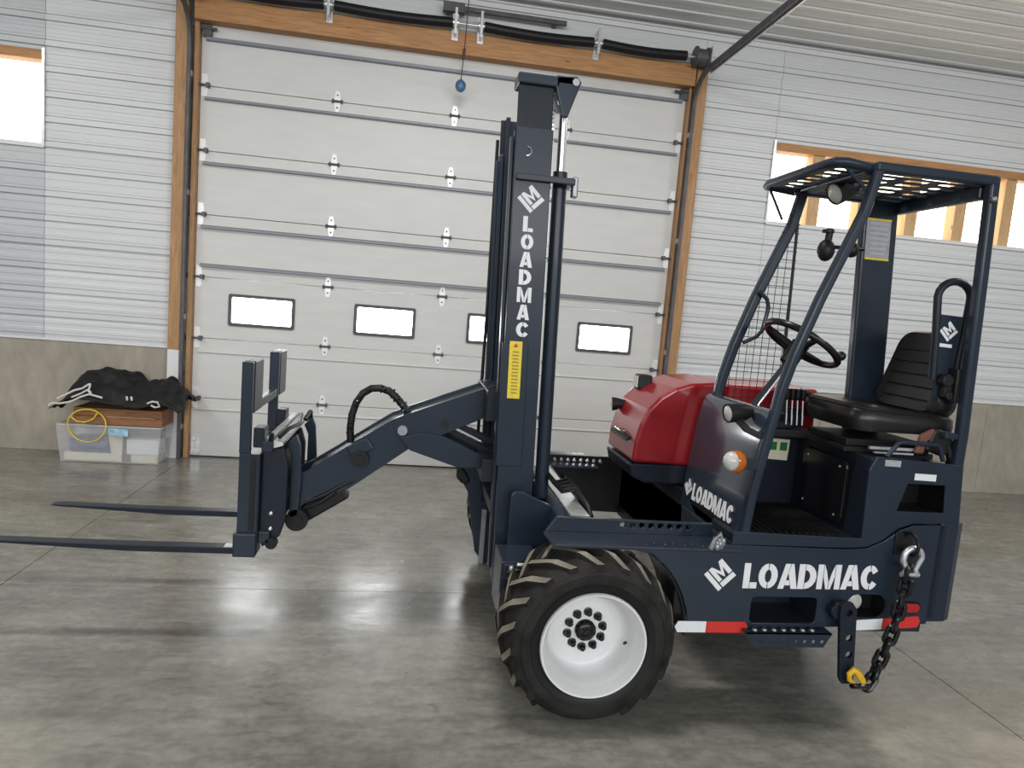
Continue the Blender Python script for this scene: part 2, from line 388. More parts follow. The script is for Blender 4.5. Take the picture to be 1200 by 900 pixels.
# door surround timber
MB().box(DX0-.03, DX1+.03, 7.10, YW-.002, 4.215, 4.425).build('trim_3', M['woodx'], None, bevel=.004, kind='structure', label='long brown timber header above the overhead door')
def jamb(name, x0, x1, z0, lab):
    MB().box(x0, x1, 7.12, YW-.002, z0, 4.43).build(name, M['woodz'], None, bevel=.004, kind='structure', label=lab)
MB().box(DX0-.045, DX0-.002, 7.17, YW+.05, 0, 4.214).build('trim_8', M['woodz'], None, bevel=.003, kind='structure', label='narrow brown door stop left of the door panels')
MB().box(DX1+.002, DX1+.03, 7.17, YW+.05, 0, 4.214).build('trim_9', M['woodz'], None, bevel=.003, kind='structure', label='narrow brown door stop right of the door panels')
jamb('trim_4', DX0-.20, DX0-.09, ZB+.0, 'brown timber post left of the overhead door'); jamb('trim_5', DX1+.05, DX1+.17, ZB, 'brown timber post right of the overhead door')
MB().box(DX0-.20, DX0-.09, 7.12, YW+.05, 0, ZB-.002).build('trim_6', M['trimw'], None, bevel=.003, kind='structure', label='white painted post foot below the left timber post')
MB().box(DX1+.05, DX1+.17, 7.12, YW+.05, 0, ZB-.002).build('trim_7', M['trimw'], None, bevel=.003, kind='structure', label='white painted post foot below the right timber post')

# overhead door
dr = struct('door_1', 'wide white sectional overhead door with four small lit windows')
wx = [(-1.845, -1.20), (-.61, .02), (.56, 1.18), (1.755, 2.375)]
for k in range(7):
    z0, z1 = k*S+.0025, (k+1)*S-.0025
    if k == 0: z0 = .012
    holes = [rrect(a+.03, b-.03, 1.395, 1.65, .01, 1) for a, b in wx] if k == 2 else []
    m = MB()
    if holes: m.plate([(DX0, z0), (DX1, z0), (DX1, z1), (DX0, z1)], YW, YW+.05, 'y', holes)
    else: m.box(DX0, DX1, YW, YW+.05, z0, z1)
    m.build('door_panel', M['door'], dr, bevel=.004)
    for q in (.2, .4):                                  # shallow pressed lines of each section
        pass
MB().box(DX0, DX1, YW+.055, YW+.06, 4.2672, 4.42).build('top_seal', M['black'], dr)
MB().box(DX0, DX1, YW+.005, YW+.045, -.0, .012).build('bottom_seal', M['black'], dr)
for a, b in wx:
    fr = MB().plate(rrect(a, b, 1.362, 1.683, .02, 3), YW-.016, YW+.055, 'y', [rrect(a+.032, b-.032, 1.394, 1.651, .015, 3)]).build('window_frame', M['frame'], dr, bevel=.004)
    MB().box(a+.025, b-.025, YW+.02, YW+.03, 1.385, 1.66).build('pane', M['blind'], fr)
for zc, hh in ((4.09, .046), (3.54, .036), (2.93, .036), (2.32, .036), (1.945, .036), (1.085, .024), (.50, .024)):
    m = MB(); d = .045 if hh > .03 else .018
    m.plate([(YW-d*.4, zc-hh/2), (YW-d, zc-hh/2+.004), (YW-d, zc+hh/2-.016), (YW-.002, zc+hh/2), (YW-.002, zc-hh/2)], DX0+.05, DX1-.05, 'x')
    m.build('strut', M['strut'] if hh > .03 else M['door'], dr)
hm = MB(); hm.plate([(-.018, -.10), (.018, -.10), (.03, -.03), (.03, .03), (.018, .10), (-.018, .10), (-.03, .03), (-.03, -.03)], -.008, 0, 'y')
hm.mi = 1; hm.tube([(-.055, -.015, 0), (.055, -.015, 0)], .012, 8); hm.box(-.05, -.035, -.02, 0, -.02, .02); hm.box(.035, .05, -.02, 0, -.02, .02)
for dz in (-.06, .06): hm.cyl((0, -.012, dz), (0, -.005, dz), .009, 8)
M['hinge'] = mat('bright_zinc', (.88, .88, .88), .3, metal=.15)
hmesh = hm.mesh('hinge', [M['hinge'], M['track']])
rm = MB(); rm.plate([(-.02, -.10), (.03, -.10), (.04, -.02), (.04, .03), (.03, .11), (-.02, .11)], -.008, 0, 'y'); rm.mi = 1
rm.tube([(-.09, -.035, 0), (.06, -.035, 0)], .011, 8); rm.box(.03, .06, -.05, 0, -.022, .022); rm.tube([(-.10, -.035, 0), (-.085, -.035, 0)], .026, 12)
rmesh = rm.mesh('roller_hinge', [M['hinge'], M['track']])
for k in range(1, 7):
    for hx in (-.885, .28, 1.45):
        o = bpy.data.objects.new('hinge', hmesh); COL.objects.link(o); o.parent = dr; o.location = (hx, YW, k*S)
    for hx, r in ((DX0+.03, 0), (DX1-.03, pi)):
        o = bpy.data.objects.new('roller_hinge', rmesh); COL.objects.link(o); o.parent = dr; o.location = (hx, YW, k*S); o.scale = (1 if r == 0 else -1, 1, 1)
for hx, sg in ((DX0+.05, 1), (DX1-.05, -1)):                                    # top and bottom fixtures
    MB().box(hx-.03, hx+.05, YW-.05, YW, 4.10, 4.20).tube([(hx-sg*.12, YW-.05, 4.17), (hx+sg*.10, YW-.05, 4.17)], .012, 8).build('top_bracket', M['track'], dr)
    MB().plate([(hx-.04, .03), (hx+.05, .03), (hx+.05, .22), (hx-.04, .22)], YW-.01, YW, 'y', [circ(hx, .09, .012), circ(hx, .16, .012)]).build('bottom_bracket', M['galv'], dr)
# tracks: vertical, curve, horizontal towards the camera
for tx, sg in ((DX0-.066, -1), (DX1+.042, 1)):
    R = .30; zt = 4.30
    path = [(tx, YW-.05, 0.0), (tx, YW-.05, 2.2), (tx, YW-.05, zt-R)]
    for i in range(1, 9):
        a = pi/2*i/8; path.append((tx, YW-.05-R*(1-cos(a)), zt-R+R*sin(a)))
    path += [(tx, 4.5, zt+.02), (tx, 2.6, zt+.04)]
    path = [(p[0], p[1]-.075, p[2]) for p in path]
    MB().bar(path, .060, .030, (1, 0, 0)).build('track', M['track'], dr, bevel=.004)
    MB().bar([(p[0]+sg*.03, p[1], p[2]-.02) for p in path[-3:]], .05, .012, (1, 0, 0)).build('track_angle', M['galv'], dr)
    for zb in (.3, 1.4, 2.6, 3.7): MB().box(tx-.018, tx+.018, YW-.13, YW-.075, zb, zb+.05).build('track_bracket', M['galv'], dr)
# spring shaft over the header
sp = thing('torsion_spring_shaft', 'shaft of black covered torsion springs above the timber door header', 'spring shaft', (.3, 7.02, 4.48))
MB().tube([(DX0-.02, 7.02, 4.47), (DX1+.06, 7.02, 4.47)], .014, 10).build('shaft', M['galv'], sp)
for a, b in ((-2.0, -1.03), (-.93, .19), (.50, 1.60), (1.70, 2.58)):
    pts = [(a+(b-a)*i/10, 7.02, 4.47-.018*sin(pi*i/10)) for i in range(11)]
    MB().tube(pts, .048, 14).build('spring_cover', M['black'], sp)
for bx in (-.98, .22, .47, 1.65):
    MB().box(bx-.012, bx+.012, 6.98, 7.10, 4.36, 4.60).cyl((bx-.03, 7.02, 4.47), (bx+.03, 7.02, 4.47), .035, 12).box(bx-.03, bx+.03, 7.085, 7.10, 4.33, 4.58).build('bearing_bracket', M['galv'], sp)
for bx, sg in ((DX0+.0, -1), (DX1+.03, 1)):
    MB().lathe([(.0, -.07), (.105, -.07), (.105, -.055), (.085, -.05), (.085, .05), (.105, .055), (.105, .07), (.0, .07)], (bx, 7.02, 4.47), (1, 0, 0), 24).build('cable_drum', M['track'], sp)
    MB().box(bx+sg*.085, bx+sg*.095, 6.95, 7.20, 4.36, 4.58).build('end_bracket', M['galv'], sp)
# pull cord
pc = thing('pull_cord', 'thin cord with a blue hand grip hanging before the overhead door', 'cord', (.305, 6.95, 3.9))
MB().tube([(.33, 6.95, ZC-.005), (.32, 6.95, 4.3), (.305, 6.95, 3.92)], .005, 6).tube([(.318, 6.95, 4.22), (.312, 6.95, 4.12)], .014, 8).build('cord', mat('cord_fibre', (.10, .05, .04), .8), pc)
MB().ball((.305, 6.95, 3.87), .055, 14, (.95, .7, 1.1)).tube([(.305, 6.95, 3.93), (.305, 6.95, 3.90)], .012, 8).build('hand_grip', mat('blue_plastic', (.06, .16, .28), .4, noise=.3, nscale=25), pc)

# ------------------------------------------------------------------ stencil lettering and emblem
def ell(cx, cy, rx, ry, a0, a1, n=8): return [(cx+rx*cos(radians(a0+(a1-a0)*i/n)), cy+ry*sin(radians(a0+(a1-a0)*i/n))) for i in range(n+1)]
def ring(cx, cy, RX, RY, rx, ry, a0, a1): return ell(cx, cy, RX, RY, a0, a1) + ell(cx, cy, rx, ry, a1, a0)
GL = {
 'L': (.66, [[(0, 0), (.30, 0), (.30, 1), (0, 1)], [(.33, 0), (.66, 0), (.66, .24), (.33, .24)]]),
 'O': (.92, [ring(.46, .5, .46, .5, .16, .26, 94, 266), ring(.46, .5, .46, .5, .16, .26, -86, 86)]),
 'A': (.94, [[(0, 0), (.28, 0), (.54, 1), (.28, 1)], [(.64, 0), (.94, 0), (.68, 1), (.57, 1), (.46, .62)], [(.33, .14), (.57, .14), (.52, .34), (.38, .34)]]),
 'D': (.88, [[(0, 0), (.30, 0), (.30, 1), (0, 1)], ring(.33, .5, .55, .5, .24, .26, -90, 90)]),
 'M': (1.14, [[(0, 0), (.27, 0), (.27, 1), (0, 1)], [(.87, 0), (1.14, 0), (1.14, 1), (.87, 1)], [(.30, 1), (.44, .70), (.56, .30), (.56, 0), (.46, 0), (.30, .50)], [(.84, 1), (.70, .70), (.59, .30), (.59, 0), (.68, 0), (.84, .50)]]),
 'C': (.84, [ring(.46, .5, .46, .5, .16, .26, 94, 266), ring(.46, .5, .42, .5, .15, .26, 32, 86), ring(.46, .5, .42, .5, .15, .26, -86, -32)]),
}
EMB = [[(0, 0), (.20, 0), (.20, 1), (0, 1)], [(.26, 0), (1, 0), (1, .22), (.26, .22)],
       [(.26, .28), (.44, .28), (.44, 1), (.26, 1)], [(.80, .28), (1, .28), (1, 1), (.80, 1)], [(.44, 1), (.44, .72), (.62, .28), (.62, .58)], [(.80, 1), (.80, .72), (.62, .28), (.62, .58)]]
def flat_polys(polys, O, ux, uy, t=.0015):
    """list of 2D polygons laid on the plane O + a*ux + b*uy with thickness t along the normal"""
    O, ux, uy = Vector(O), Vector(ux), Vector(uy); nrm = ux.cross(uy).normalized(); m = MB()
    for p in polys:
        n = len(p); tr = tessellate_polygon([[Vector((q[0], q[1], 0)) for q in p]])
        vs = [O+ux*q[0]+uy*q[1] for q in p]
        m.add(vs+[v+nrm*t for v in vs], [tuple(f) for f in tr]+[tuple(i+n for i in reversed(f)) for f in tr]+[(i, (i+1) % n, (i+1) % n+n, i+n) for i in range(n)])
    return m
def word(text, gap=.07):
    x = 0; out = []
    for ch in text:
        wd, ps = GL[ch]; out += [[(x+a, b) for a, b in p] for p in ps]; x += wd+(gap if ch not in 'A' else gap*.3)
    return x-gap, out
def lettering(O, ux, uy, h, width, parent, name='lettering'):
    """LOADMAC between O and O+ux*width, height h"""
    W_, ps = word('LOADMAC', .05); sx = width/W_
    flat_polys([[(a*sx, b*h) for a, b in p] for p in ps], O, ux, uy).build(name, M['decal'], parent)
def emblem(c, ux, uy, size, parent):
    """square emblem of L and M turned 45 degrees about its centre"""
    k = math.sqrt(.5); ps = [[((a-.5)*k-(b-.5)*k, (a-.5)*k+(b-.5)*k) for a, b in p] for p in EMB]
    flat_polys([[(a*size, b*size) for a, b in p] for p in ps], c, ux, uy).build('emblem', M['decal'], parent)

# ------------------------------------------------------------------ the forklift
fk = thing('forklift', 'dark navy truck-mounted forklift with tall mast, red engine hood and open cab', 'forklift', (1.2, 3.7, 0))
N = M['navy']
# wheels ----------------------------------------------------------------
def make_wheel(yo, sgn, cx, cz, near=True, lugs=True):
    """yo: y of the outer sidewall, sgn +1 when the inside lies towards +y"""
    T = lambda t: t*sgn
    c = (cx, yo, cz)
    prof = [(.222, .045), (.232, .018), (.262, .006), (.30, .0), (.332, .008), (.352, .030), (.362, .055), (.366, .12), (.368, .19),
            (.366, .26), (.362, .325), (.352, .350), (.332, .372), (.30, .38), (.262, .374), (.232, .36), (.222, .335)]
    m = MB(); m.lathe([(r, T(t)) for r, t in prof], c, (0, 1, 0), 64)
    m.v = [(x, y, max(z, 0.001)) for x, y, z in m.v]
    ty = m.build('tyre', M['rubber'], fk)
    lm = MB()                                                   # sidewall ribs
    for rr in (.245, .318): lm.lathe([(rr-.004, T(.004)), (rr, T(-.002)), (rr+.004, T(.004))], (cx, yo+T(.002 if rr > .3 else .008), cz), (0, 1, 0), 64)
    lm.build('sidewall_ring', M['rubber'], ty)
    MB().lathe([(.224, T(.030)), (.236, T(.012)), (.250, T(.005)), (.272, T(.0005)), (.276, T(.006))], c, (0, 1, 0), 64).build('bead_ring', M['black'], ty)
    if lugs:
        def lug(side):
            g = MB(); vs = []; n = 7
            for i in range(n):
                f = i/(n-1); t = .012+f*.205; a = -.43*f**.85; r0 = .335+.028*min(1, f*4); r1 = .360+.032*min(1, f*3.2)
                if side: t = .38-t
                wd = .060-.016*f
                for da, r in ((-wd, r0), (-wd*.75, r1), (wd*.75, r1), (wd, r0)):
                    aa = a+da; vs.append((r*sin(aa), T(t), r*cos(aa)))
            fs = []; mi = []
            g.mi = 0
            g.v = vs
            for i in range(n-1):
                for k in range(4):
                    g.f.append([i*4+k, i*4+(k+1) % 4, i*4+4+(k+1) % 4, i*4+4+k]); g.m.append(1 if k == 1 else 0); g.sm.append(False)
            g.f += [[0, 3, 2, 1], [(n-1)*4, (n-1)*4+1, (n-1)*4+2, (n-1)*4+3]]; g.m += [0, 0]; g.sm += [False, False]
            return g.mesh('tread_lug', [M['rubber'], M['dust']])
        ms = [lug(0), lug(1)]
        K = 19
        for side in (0, 1):
            for k in range(K):
                a = 2*pi*(k+.5*side)/K
                if cz+.385*cos(a-.2) < .03: continue
                o = bpy.data.objects.new('tread_lug', ms[side]); COL.objects.link(o); o.parent = ty
                o.matrix_basis = Matrix.Translation(c) @ Matrix.Rotation(a, 4, 'Y')
    if near:
        rim = MB().lathe([(.205, .048), (.222, .040), (.232, .022), (.236, .002), (.232, -.006), (.224, -.004), (.216, .012), (.208, .03), (.203, .045), (.196, .055), (.190, .10), (.186, .145), (.178, .163),
                          (.160, .172), (.120, .165), (.04, .160)] if sgn > 0 else [], (cx, yo, cz), (0, 1, 0), 64).build('wheel_rim', M['white'], fk)
        MB().lathe([(.0, .125), (.030, .125), (.040, .132), (.047, .14), (.047, .166)], (cx, yo, cz), (0, 1, 0), 28).lathe([(0, .118), (.014, .120), (.016, .127)], (cx, yo, cz), (0, 1, 0), 16).build('hub', M['blackgloss'], rim)
        nm = MB().lathe([(0, -.034), (.010, -.033), (.014, -.026), (.0155, 0)], (0, 0, 0), (0, 1, 0), 10).lathe([(.0155, -.006), (.020, -.004), (.020, 0)], (0, 0, 0), (0, 1, 0), 12).mesh('wheel_nut', M['blackgloss'])
        for k in range(10):
            a = 2*pi*(k+.35)/10; o = bpy.data.objects.new('wheel_nut', nm); COL.objects.link(o); o.parent = rim; o.location = (cx+.082*cos(a), yo+.163, cz+.082*sin(a))
        MB().tube([(cx+.178, yo+.10, cz-.03), (cx+.165, yo+.095, cz-.035)], .006, 8).build('valve_stem', M['black'], rim)
    else:
        MB().lathe([(.222, T(.03)), (.19, T(.1)), (.18, T(.3)), (.222, T(.35))], c, (0, 1, 0), 32).lathe([(0, T(.2)), (.185, T(.2))], c, (0, 1, 0), 32).build('wheel_rim', M['white'], fk)
WCX, WCZ = .850, .367
make_wheel(2.68, 1, WCX, WCZ)
make_wheel(4.82, -1, WCX, WCZ, near=False)
make_wheel(3.66, 1, 2.20, WCZ, near=False, lugs=False)

# chassis ---------------------------------------------------------------
YN = 2.78                                                        # near side skin
arch = [(.85+.46*cos(radians(a)), .365+.46*sin(radians(a))) for a in (56, 48, 40, 32, 24, 16, 9)]
low = [(1.00, .765)] + arch + [(1.275, .412), (1.60, .412), (1.98, .418), (2.30, .432), (2.50, .440)] + [(2.50, .925), (2.36, .920), (2.29, .893), (2.22, .84), (2.14, .803), (2.02, .795), (1.40, .800), (1.38, .765)]
pocket = rrect(1.60, 1.925, .435, .560, .022)
slot = rrect(2.075, 2.275, .468, .580, .054, 6)
MB().plate(low, YN, YN+.012, 'y', [pocket, slot]).build('side_skirt', N, fk, bevel=.004)
# pocket and lamp recess boxes (open boxes behind the skin)
def recess(x0, x1, z0, z1, depth, y=YN, t=.006):
    return MB().box(x0, x1, y+depth, y+depth+t, z0, z1).box(x0-t, x0, y+.011, y+depth, z0-t, z1+t).box(x1, x1+t, y+.011, y+depth, z0-t, z1+t).box(x0, x1, y+.011, y+depth, z0-t, z0).box(x0, x1, y+.011, y+depth, z1, z1+t)
recess(1.60, 1.925, .435, .560, .22).build('step_pocket', M['navydark'], fk)
recess(2.075, 2.275, .468, .580, .10).build('lamp_recess', M['black'], fk)
MB().lathe([(0, .012), (.034, .014), (.041, .02), (.044, .06)], (2.135, YN+.015, .53), (0, 1, 0), 24).build('side_lamp', M['lens'], fk, label='round clear lamp in the side skirt')
MB().plate(rrect(2.335, 2.455, .492, .553, .03, 6), YN-.004, YN, 'y').build('lamp_bezel', M['blackgloss'], fk)
MB().plate(rrect(2.345, 2.445, .500, .545, .022, 6), YN-.014, YN-.004, 'y').build('side_marker', M['redlens'], fk, bevel=.005, label='oval red marker lamp')
# rear corner column
MB().plate([(2.503, YN), (2.595, YN+.004), (2.642, YN+.030), (2.660, YN+.085), (2.660, 4.55), (2.45, 4.55), (2.45, YN+.05), (2.503, YN+.03)], .450, .935, 'z').build('rear_counterweight', N, fk, bevel=.008)
MB().box(2.508, 2.53, YN-.004, YN+.02, .47, .925).build('corner_groove', M['navydark'], fk, bevel=.003)
# inner chassis: solid dark block added so light doesn't pass through, and tank
MB().plate([(1.66, .36), (2.45, .36), (2.45, .79), (1.50, .79), (1.50, .46)], YN+.25, 4.50, 'y').build('chassis_fill', M['black'], fk, bevel=.01)
MB().box(1.24, 1.60, YN+.03, YN+.22, .45, .76).build('side_tank', M['black'], fk, bevel=.01)
# step tread below the pocket
MB().plate([(1.565, .405), (1.60, .345), (1.95, .345), (1.985, .405), (1.985, .412), (1.565, .412)], YN-.05, YN-.047, 'y', [circ(1.64+.043*k, .372, .009, 8) for k in range(8)]).box(1.565, 1.985, YN-.05, YN+.20, .406, .412).build('step_tread', N, fk)
tm = MB().lathe([(.006, -.004), (.014, .0), (.010, .008), (.007, .008)], (0, 0, 0), (0, 0, 1), 8).mesh('tread_stud', M['steel'])
for i in range(7):
    for j in range(3):
        o = bpy.data.objects.new('tread_stud', tm); COL.objects.link(o); attach(o, fk); o.location = (1.62+.047*i+.02*(j % 2), YN-.02+.06*j, .412)
# inner arch liner
m = MB(); A = [(.85+.458*cos(radians(a)), .365+.458*sin(radians(a))) for a in range(0, 66, 6)]; B = [(.85+.448*cos(radians(a)), .365+.448*sin(radians(a))) for a in range(60, -1, -6)]
m.plate(A+B, YN+.013, 3.12, 'y').build('wheel_arch', M['black'], fk)
# near fender deck and side rail
MB().plate([(.655, .775), (.70, .845), (1.46, .838), (1.46, .775)], 2.955, 2.975, 'y', [rrect(1.005+.046*k, 1.030+.046*k, .805, .828, .006, 2) for k in range(8)]).build('side_rail', N, fk, bevel=.004)
MB().plate([(.645, 2.955), (1.52, 2.955), (1.52, YN-.002), (.66, YN-.002)], .762, .778, 'z').build('fender_deck', N, fk, bevel=.004)
dm = MB().ball((0, 0, 0), .009, 8, (1, .6, 1)).mesh('rivet', M['navy'])
for i in range(7):
    o = bpy.data.objects.new('rivet', dm); COL.objects.link(o); attach(o, fk); o.location = (1.08+.045*i, YN+.02+.02*(i % 2), .780)
mh = MB()
for i in range(9):
    a = i*.7; mh.ball((1.40+.012*(i % 3), YN-.005+.03*((i*7) % 4)/4, .79+.014*(i//3)), .016, 8)
mh.tube([(1.375, YN, .78), (1.385, YN-.01, .82), (1.41, YN, .85), (1.425, YN-.01, .80)], .011, 8).build('hose_fitting', M['steel'], fk)
# front outrigger block and leg on the near side
MB().plate([(.535, .45), (.535, .85), (.55, .868), (.60, .868), (.62, .855), (.93, .725), (.95, .69), (.80, .60), (.66, .56), (.60, .45)], 3.26, 3.285, 'y').build('mast_gusset', N, fk, bevel=.004)
MB().box(.475, .66, 3.02, 3.26, .335, .60).build('front_leg', N, fk, bevel=.006)
MB().box(.485, .60, 2.99, 3.02, .52, .60).build('leg_bracket', M['navydark'], fk, bevel=.006)
mh = MB()
mh.tube([(.50, 2.985, .565), (.55, 2.97, .585), (.62, 2.97, .575), (.68, 2.99, .60), (.72, 3.02, .66)], .010, 8); mh.tube([(.50, 2.985, .535), (.57, 2.965, .545), (.63, 2.98, .53), (.70, 3.0, .56)], .010, 8)
mh.tube([(.60, 2.99, .62), (.66, 2.97, .655), (.72, 2.99, .65), (.76, 3.03, .60)], .009, 8)
mh.build('brake_hose', M['black'], fk)
mh = MB()
for x_, z_ in ((.515, .59), (.54, .56), (.575, .555), (.61, .575), (.65, .60)): mh.ball((x_, 2.972, z_), .013, 8)
mh.tube([(.54, 2.965, .61), (.63, 2.965, .605)], .009, 8).build('hose_coupling', M['galv'], fk)
# cross beam the mast stands on, with its bright top and hoses
MB().plate([(.74, .56), (.92, .56), (.92, .80), (.88, .825), (.78, .825), (.74, .80)], 3.0, 4.5, 'y').build('cross_beam', N, fk, bevel=.006)
MB().box(.785, .875, 3.02, 4.48, .826, .834).build('slide_plate', M['galv'], fk)
mh = MB()
for k in range(4):
    y_ = 3.28+.06*k; mh.tube([(.74, y_, .93), (.80, y_+.02, .87), (.86, y_-.03, .90), (.90, y_-.12, .84), (.90, y_-.2, .81)], .013, 8)
mh.build('hydraulic_hose', M['black'], fk)
# far side rail, leg, fender
MB().plate([(.31, .81), (.345, .81), (.395, .74), (.385, .71), (.345, .71), (.31, .745)], 3.96, 3.984, 'y').build('mud_flap', M['black'], fk, bevel=.012)
MB().plate([(.70, .43), (2.40, .38), (2.40, .80), (.70, .80)], 4.50, 4.54, 'y', [circ(1.02+.046*k, .768, .013, 10) for k in range(8)]).build('side_rail', M['black'], fk, bevel=.004)
MB().box(.70, 2.40, 4.54, 4.62, .44, .73).build('rail_box', M['black'], fk)
MB().plate([(.335, .81), (.58, .81), (.58, .24), (.515, .21), (.455, .29), (.430, .43), (.405, .56), (.385, .66), (.335, .74)], 3.985, 4.01, 'y', [rrect(.475, .540, .60, .715, .01, 2)]).build('front_leg', N, fk, bevel=.004)
MB().box(.48, .51, 3.955, 3.984, .22, .56).build('leg_bar', M['steel'], fk, bevel=.004)
MB().box(.44, 1.30, 4.38, 4.84, .735, .750).build('fender_deck', N, fk, bevel=.004)
MB().plate([(1.50, .40), (1.62, .38), (1.62, .86), (1.50, .86)], 3.06, 4.50, 'y').build('bulkhead', M['black'], fk)

# reflective tape, lettering ----------------------------------------------
def tape(x0, x1, z0, z1, zt0, zt1, nm, mt, l=0, r=0):
    t = .014; pts = [(x0+(t if l else 0), z0), (x1-(t if r else 0), zt0)] + ([(x1, (zt0+zt1)/2)] if r else []) + [(x1-(t if r else 0), zt1), (x0+(t if l else 0), z1)] + ([(x0, (z0+z1)/2)] if l else [])
    MB().plate(pts, YN-.003, YN-.0005, 'y').build(nm, M[mt], fk)
tape(1.245, 1.393, .388, .440, .388, .440, 'reflective_tape', 'whitetape', 1, 0); tape(1.395, 1.595, .388, .440, .388, .440, 'reflective_tape', 'redtape', 0, 1)
tape(2.085, 2.268, .404, .452, .412, .466, 'reflective_tape', 'whitetape'); tape(2.270, 2.465, .412, .466, .424, .480, 'reflective_tape', 'redtape', 0, 1)
MB().box(1.25, 1.60, YN, YN+.008, .386, .414).box(2.08, 2.47, YN, YN+.008, .402, .45).build('tape_backing', N, fk)
lettering((1.545, YN-.001, .600), (1, 0, .008), (0, 0, 1), .118, .665, fk)
emblem((1.432, YN-.001, .660), (1, 0, 0), (0, 0, 1), .108, fk)

# cab ---------------------------------------------------------------------
YC0, YC1 = 2.80, 3.40
seam = [(2.022, .800), (2.14, .808), (2.215, .846), (2.285, .900), (2.36, .927), (2.596, .934)]
up = [(1.475, .800), (1.475, .862), (2.105, .848), (2.095, 1.17), (2.125, 1.235), (2.572, 1.215), (2.596, .934)] + list(reversed(seam[:-1]))
win = [(2.262, .985), (2.505, .985), (2.492, 1.115), (2.300, 1.115)]
MB().plate(up, YN+.002, YN+.014, 'y', [win]).build('cab_side_panel', N, fk, bevel=.004)
recess(2.255, 2.51, .98, 1.12, .18, YN+.003).build('vent_recess', M['black'], fk)
MB().plate([(2.325, 1.136), (2.435, 1.134), (2.435, 1.165), (2.325, 1.167)], YN-.002, YN+.001, 'y').build('data_plate', M['whitetape'], fk)
MB().plate([(2.165, 1.195), (2.245, 1.193), (2.245, 1.222), (2.165, 1.224)], YN-.002, YN+.001, 'y').build('data_plate', M['galv'], fk)
MB().tube([(2.185, YN+.02, 1.235), (2.235, YN+.02, 1.300), (2.255, YN+.02, 1.306), (2.43, YN+.02, 1.302), (2.445, YN+.02, 1.296), (2.475, YN+.02, 1.228)], .011, 8).build('grab_handle', N, fk)
# seat box behind the skin; its front face looks forward
MB().box(2.11, 2.58, YN+.2, YC1, .80, 1.225).box(2.11, 2.25, YN+.016, YN+.2, .80, 1.225).box(2.52, 2.58, YN+.016, YN+.2, .8, 1.2).build('seat_box', M['navydark'], fk, bevel=.008)
m = MB().plate(rrect(2.93, 3.30, .86, 1.18, .04), 2.085, 2.11, 'x').build('access_cover', M['blackgloss'], fk, bevel=.006)
for (a, b) in ((2.98, 1.14), (3.25, 1.14), (2.98, .90), (3.25, .90)): MB().ball((2.084, a, b), .007, 8).build('cover_bolt', M['steel'], m)
MB().box(1.50, 2.11, YN+.02, YC1, .795, .835).build('cab_floor', M['navydark'], fk, bevel=.004)
mm = MB()
for k in range(14): mm.box(1.60+.034*k, 1.615+.034*k, YN+.08, YC1-.05, .835, .843)
mm.box(1.58, 2.08, YN+.06, YC1-.03, .833, .837).build('floor_mat', M['black'], fk)
for y_ in (2.98, 3.14): MB().plate([(1.57, .86), (1.66, .90), (1.665, .89), (1.58, .85)], y_, y_+.09, 'y').build('foot_pedal', M['steel'], fk, bevel=.003)
MB().plate([(1.56, .80), (2.12, .80), (2.12, 1.36), (1.64, 1.36)], YC1, YC1+.02, 'y').build('cab_inner_wall', M['navydark'], fk)
pl = MB().plate([(1.925, 1.075), (2.055, 1.07), (2.06, 1.185), (1.93, 1.19)], YC1-.006, YC1, 'y').build('warning_plate', M['cream'], fk, label='cream plate with two green squares')
MB().plate([(1.945, 1.125), (1.985, 1.125), (1.985, 1.17), (1.945, 1.17)], YC1-.009, YC1-.006, 'y').plate([(2.005, 1.124), (2.045, 1.124), (2.045, 1.169), (2.005, 1.169)], YC1-.009, YC1-.006, 'y').build('green_square', M['green'], pl)
MB().box(1.70, 2.12, YC1-.16, YC1-.001, 1.22, 1.26).box(1.74, 2.0, YC1-.12, YC1-.02, 1.26, 1.29).build('control_console', M['black'], fk, bevel=.008)
for k in range(4):
    lx = 1.955+.030*k; lv = MB().tube([(lx, YC1-.12, 1.285), (lx-.012, YC1-.12, 1.42)], .006, 8).build('control_lever', M['chrome'], fk)
    MB().tube([(lx-.012, YC1-.12, 1.415), (lx-.014, YC1-.12, 1.43), (lx-.016, YC1-.12, 1.475)], [.009, .016, .014], 10).build('lever_knob', M['blackgloss'], lv)
MB().tube([(1.97, YC1-.04, 1.33), (1.99, YC1-.06, 1.43), (2.05, YC1-.07, 1.46), (2.12, YC1-.07, 1.44), (2.2, YC1-.08, 1.44)], .016, 8).build('console_hose', M['black'], fk)

# front panel between the bent front posts
def post(y, name='front_post', wd=.058, zlow=.79, th=.06):
    MB().bar([p for p in [(1.530, y, .79), (1.550, y, 1.03), (1.580, y, 1.22), (1.605, y, 1.36), (1.627, y, 1.50), (1.672, y, 1.67), (1.757, y, 1.92), (1.912, y, 2.31), (1.955, y, 2.50)] if p[2] >= zlow], wd, th).build(name, N, fk, bevel=.014, seg=3)
post(YC0+.005, wd=.044, th=.044); post(YC1-.01, wd=.05, th=.05, zlow=1.3)
m = MB(); vs = []
prof = [(1.518, .795), (1.530, .95), (1.544, 1.10), (1.555, 1.20), (1.564, 1.26), (1.575, 1.32), (1.584, 1.36), (1.593, 1.385), (1.61, 1.402), (1.66, 1.405)]
m.v = [(x-.04*(y-YC0), y, z) for y in (YC0+.02, YC1+.035) for x, z in prof] + [(x-.04*(y-YC0)+.012, y, z-.004) for y in (YC0+.02, YC1+.035) for x, z in prof]; n = len(prof)
for o_ in (0, 2*n):
    for i in range(n-1): m.f.append([o_+i, o_+n+i, o_+n+i+1, o_+i+1]); m.m.append(0); m.sm.append(True)
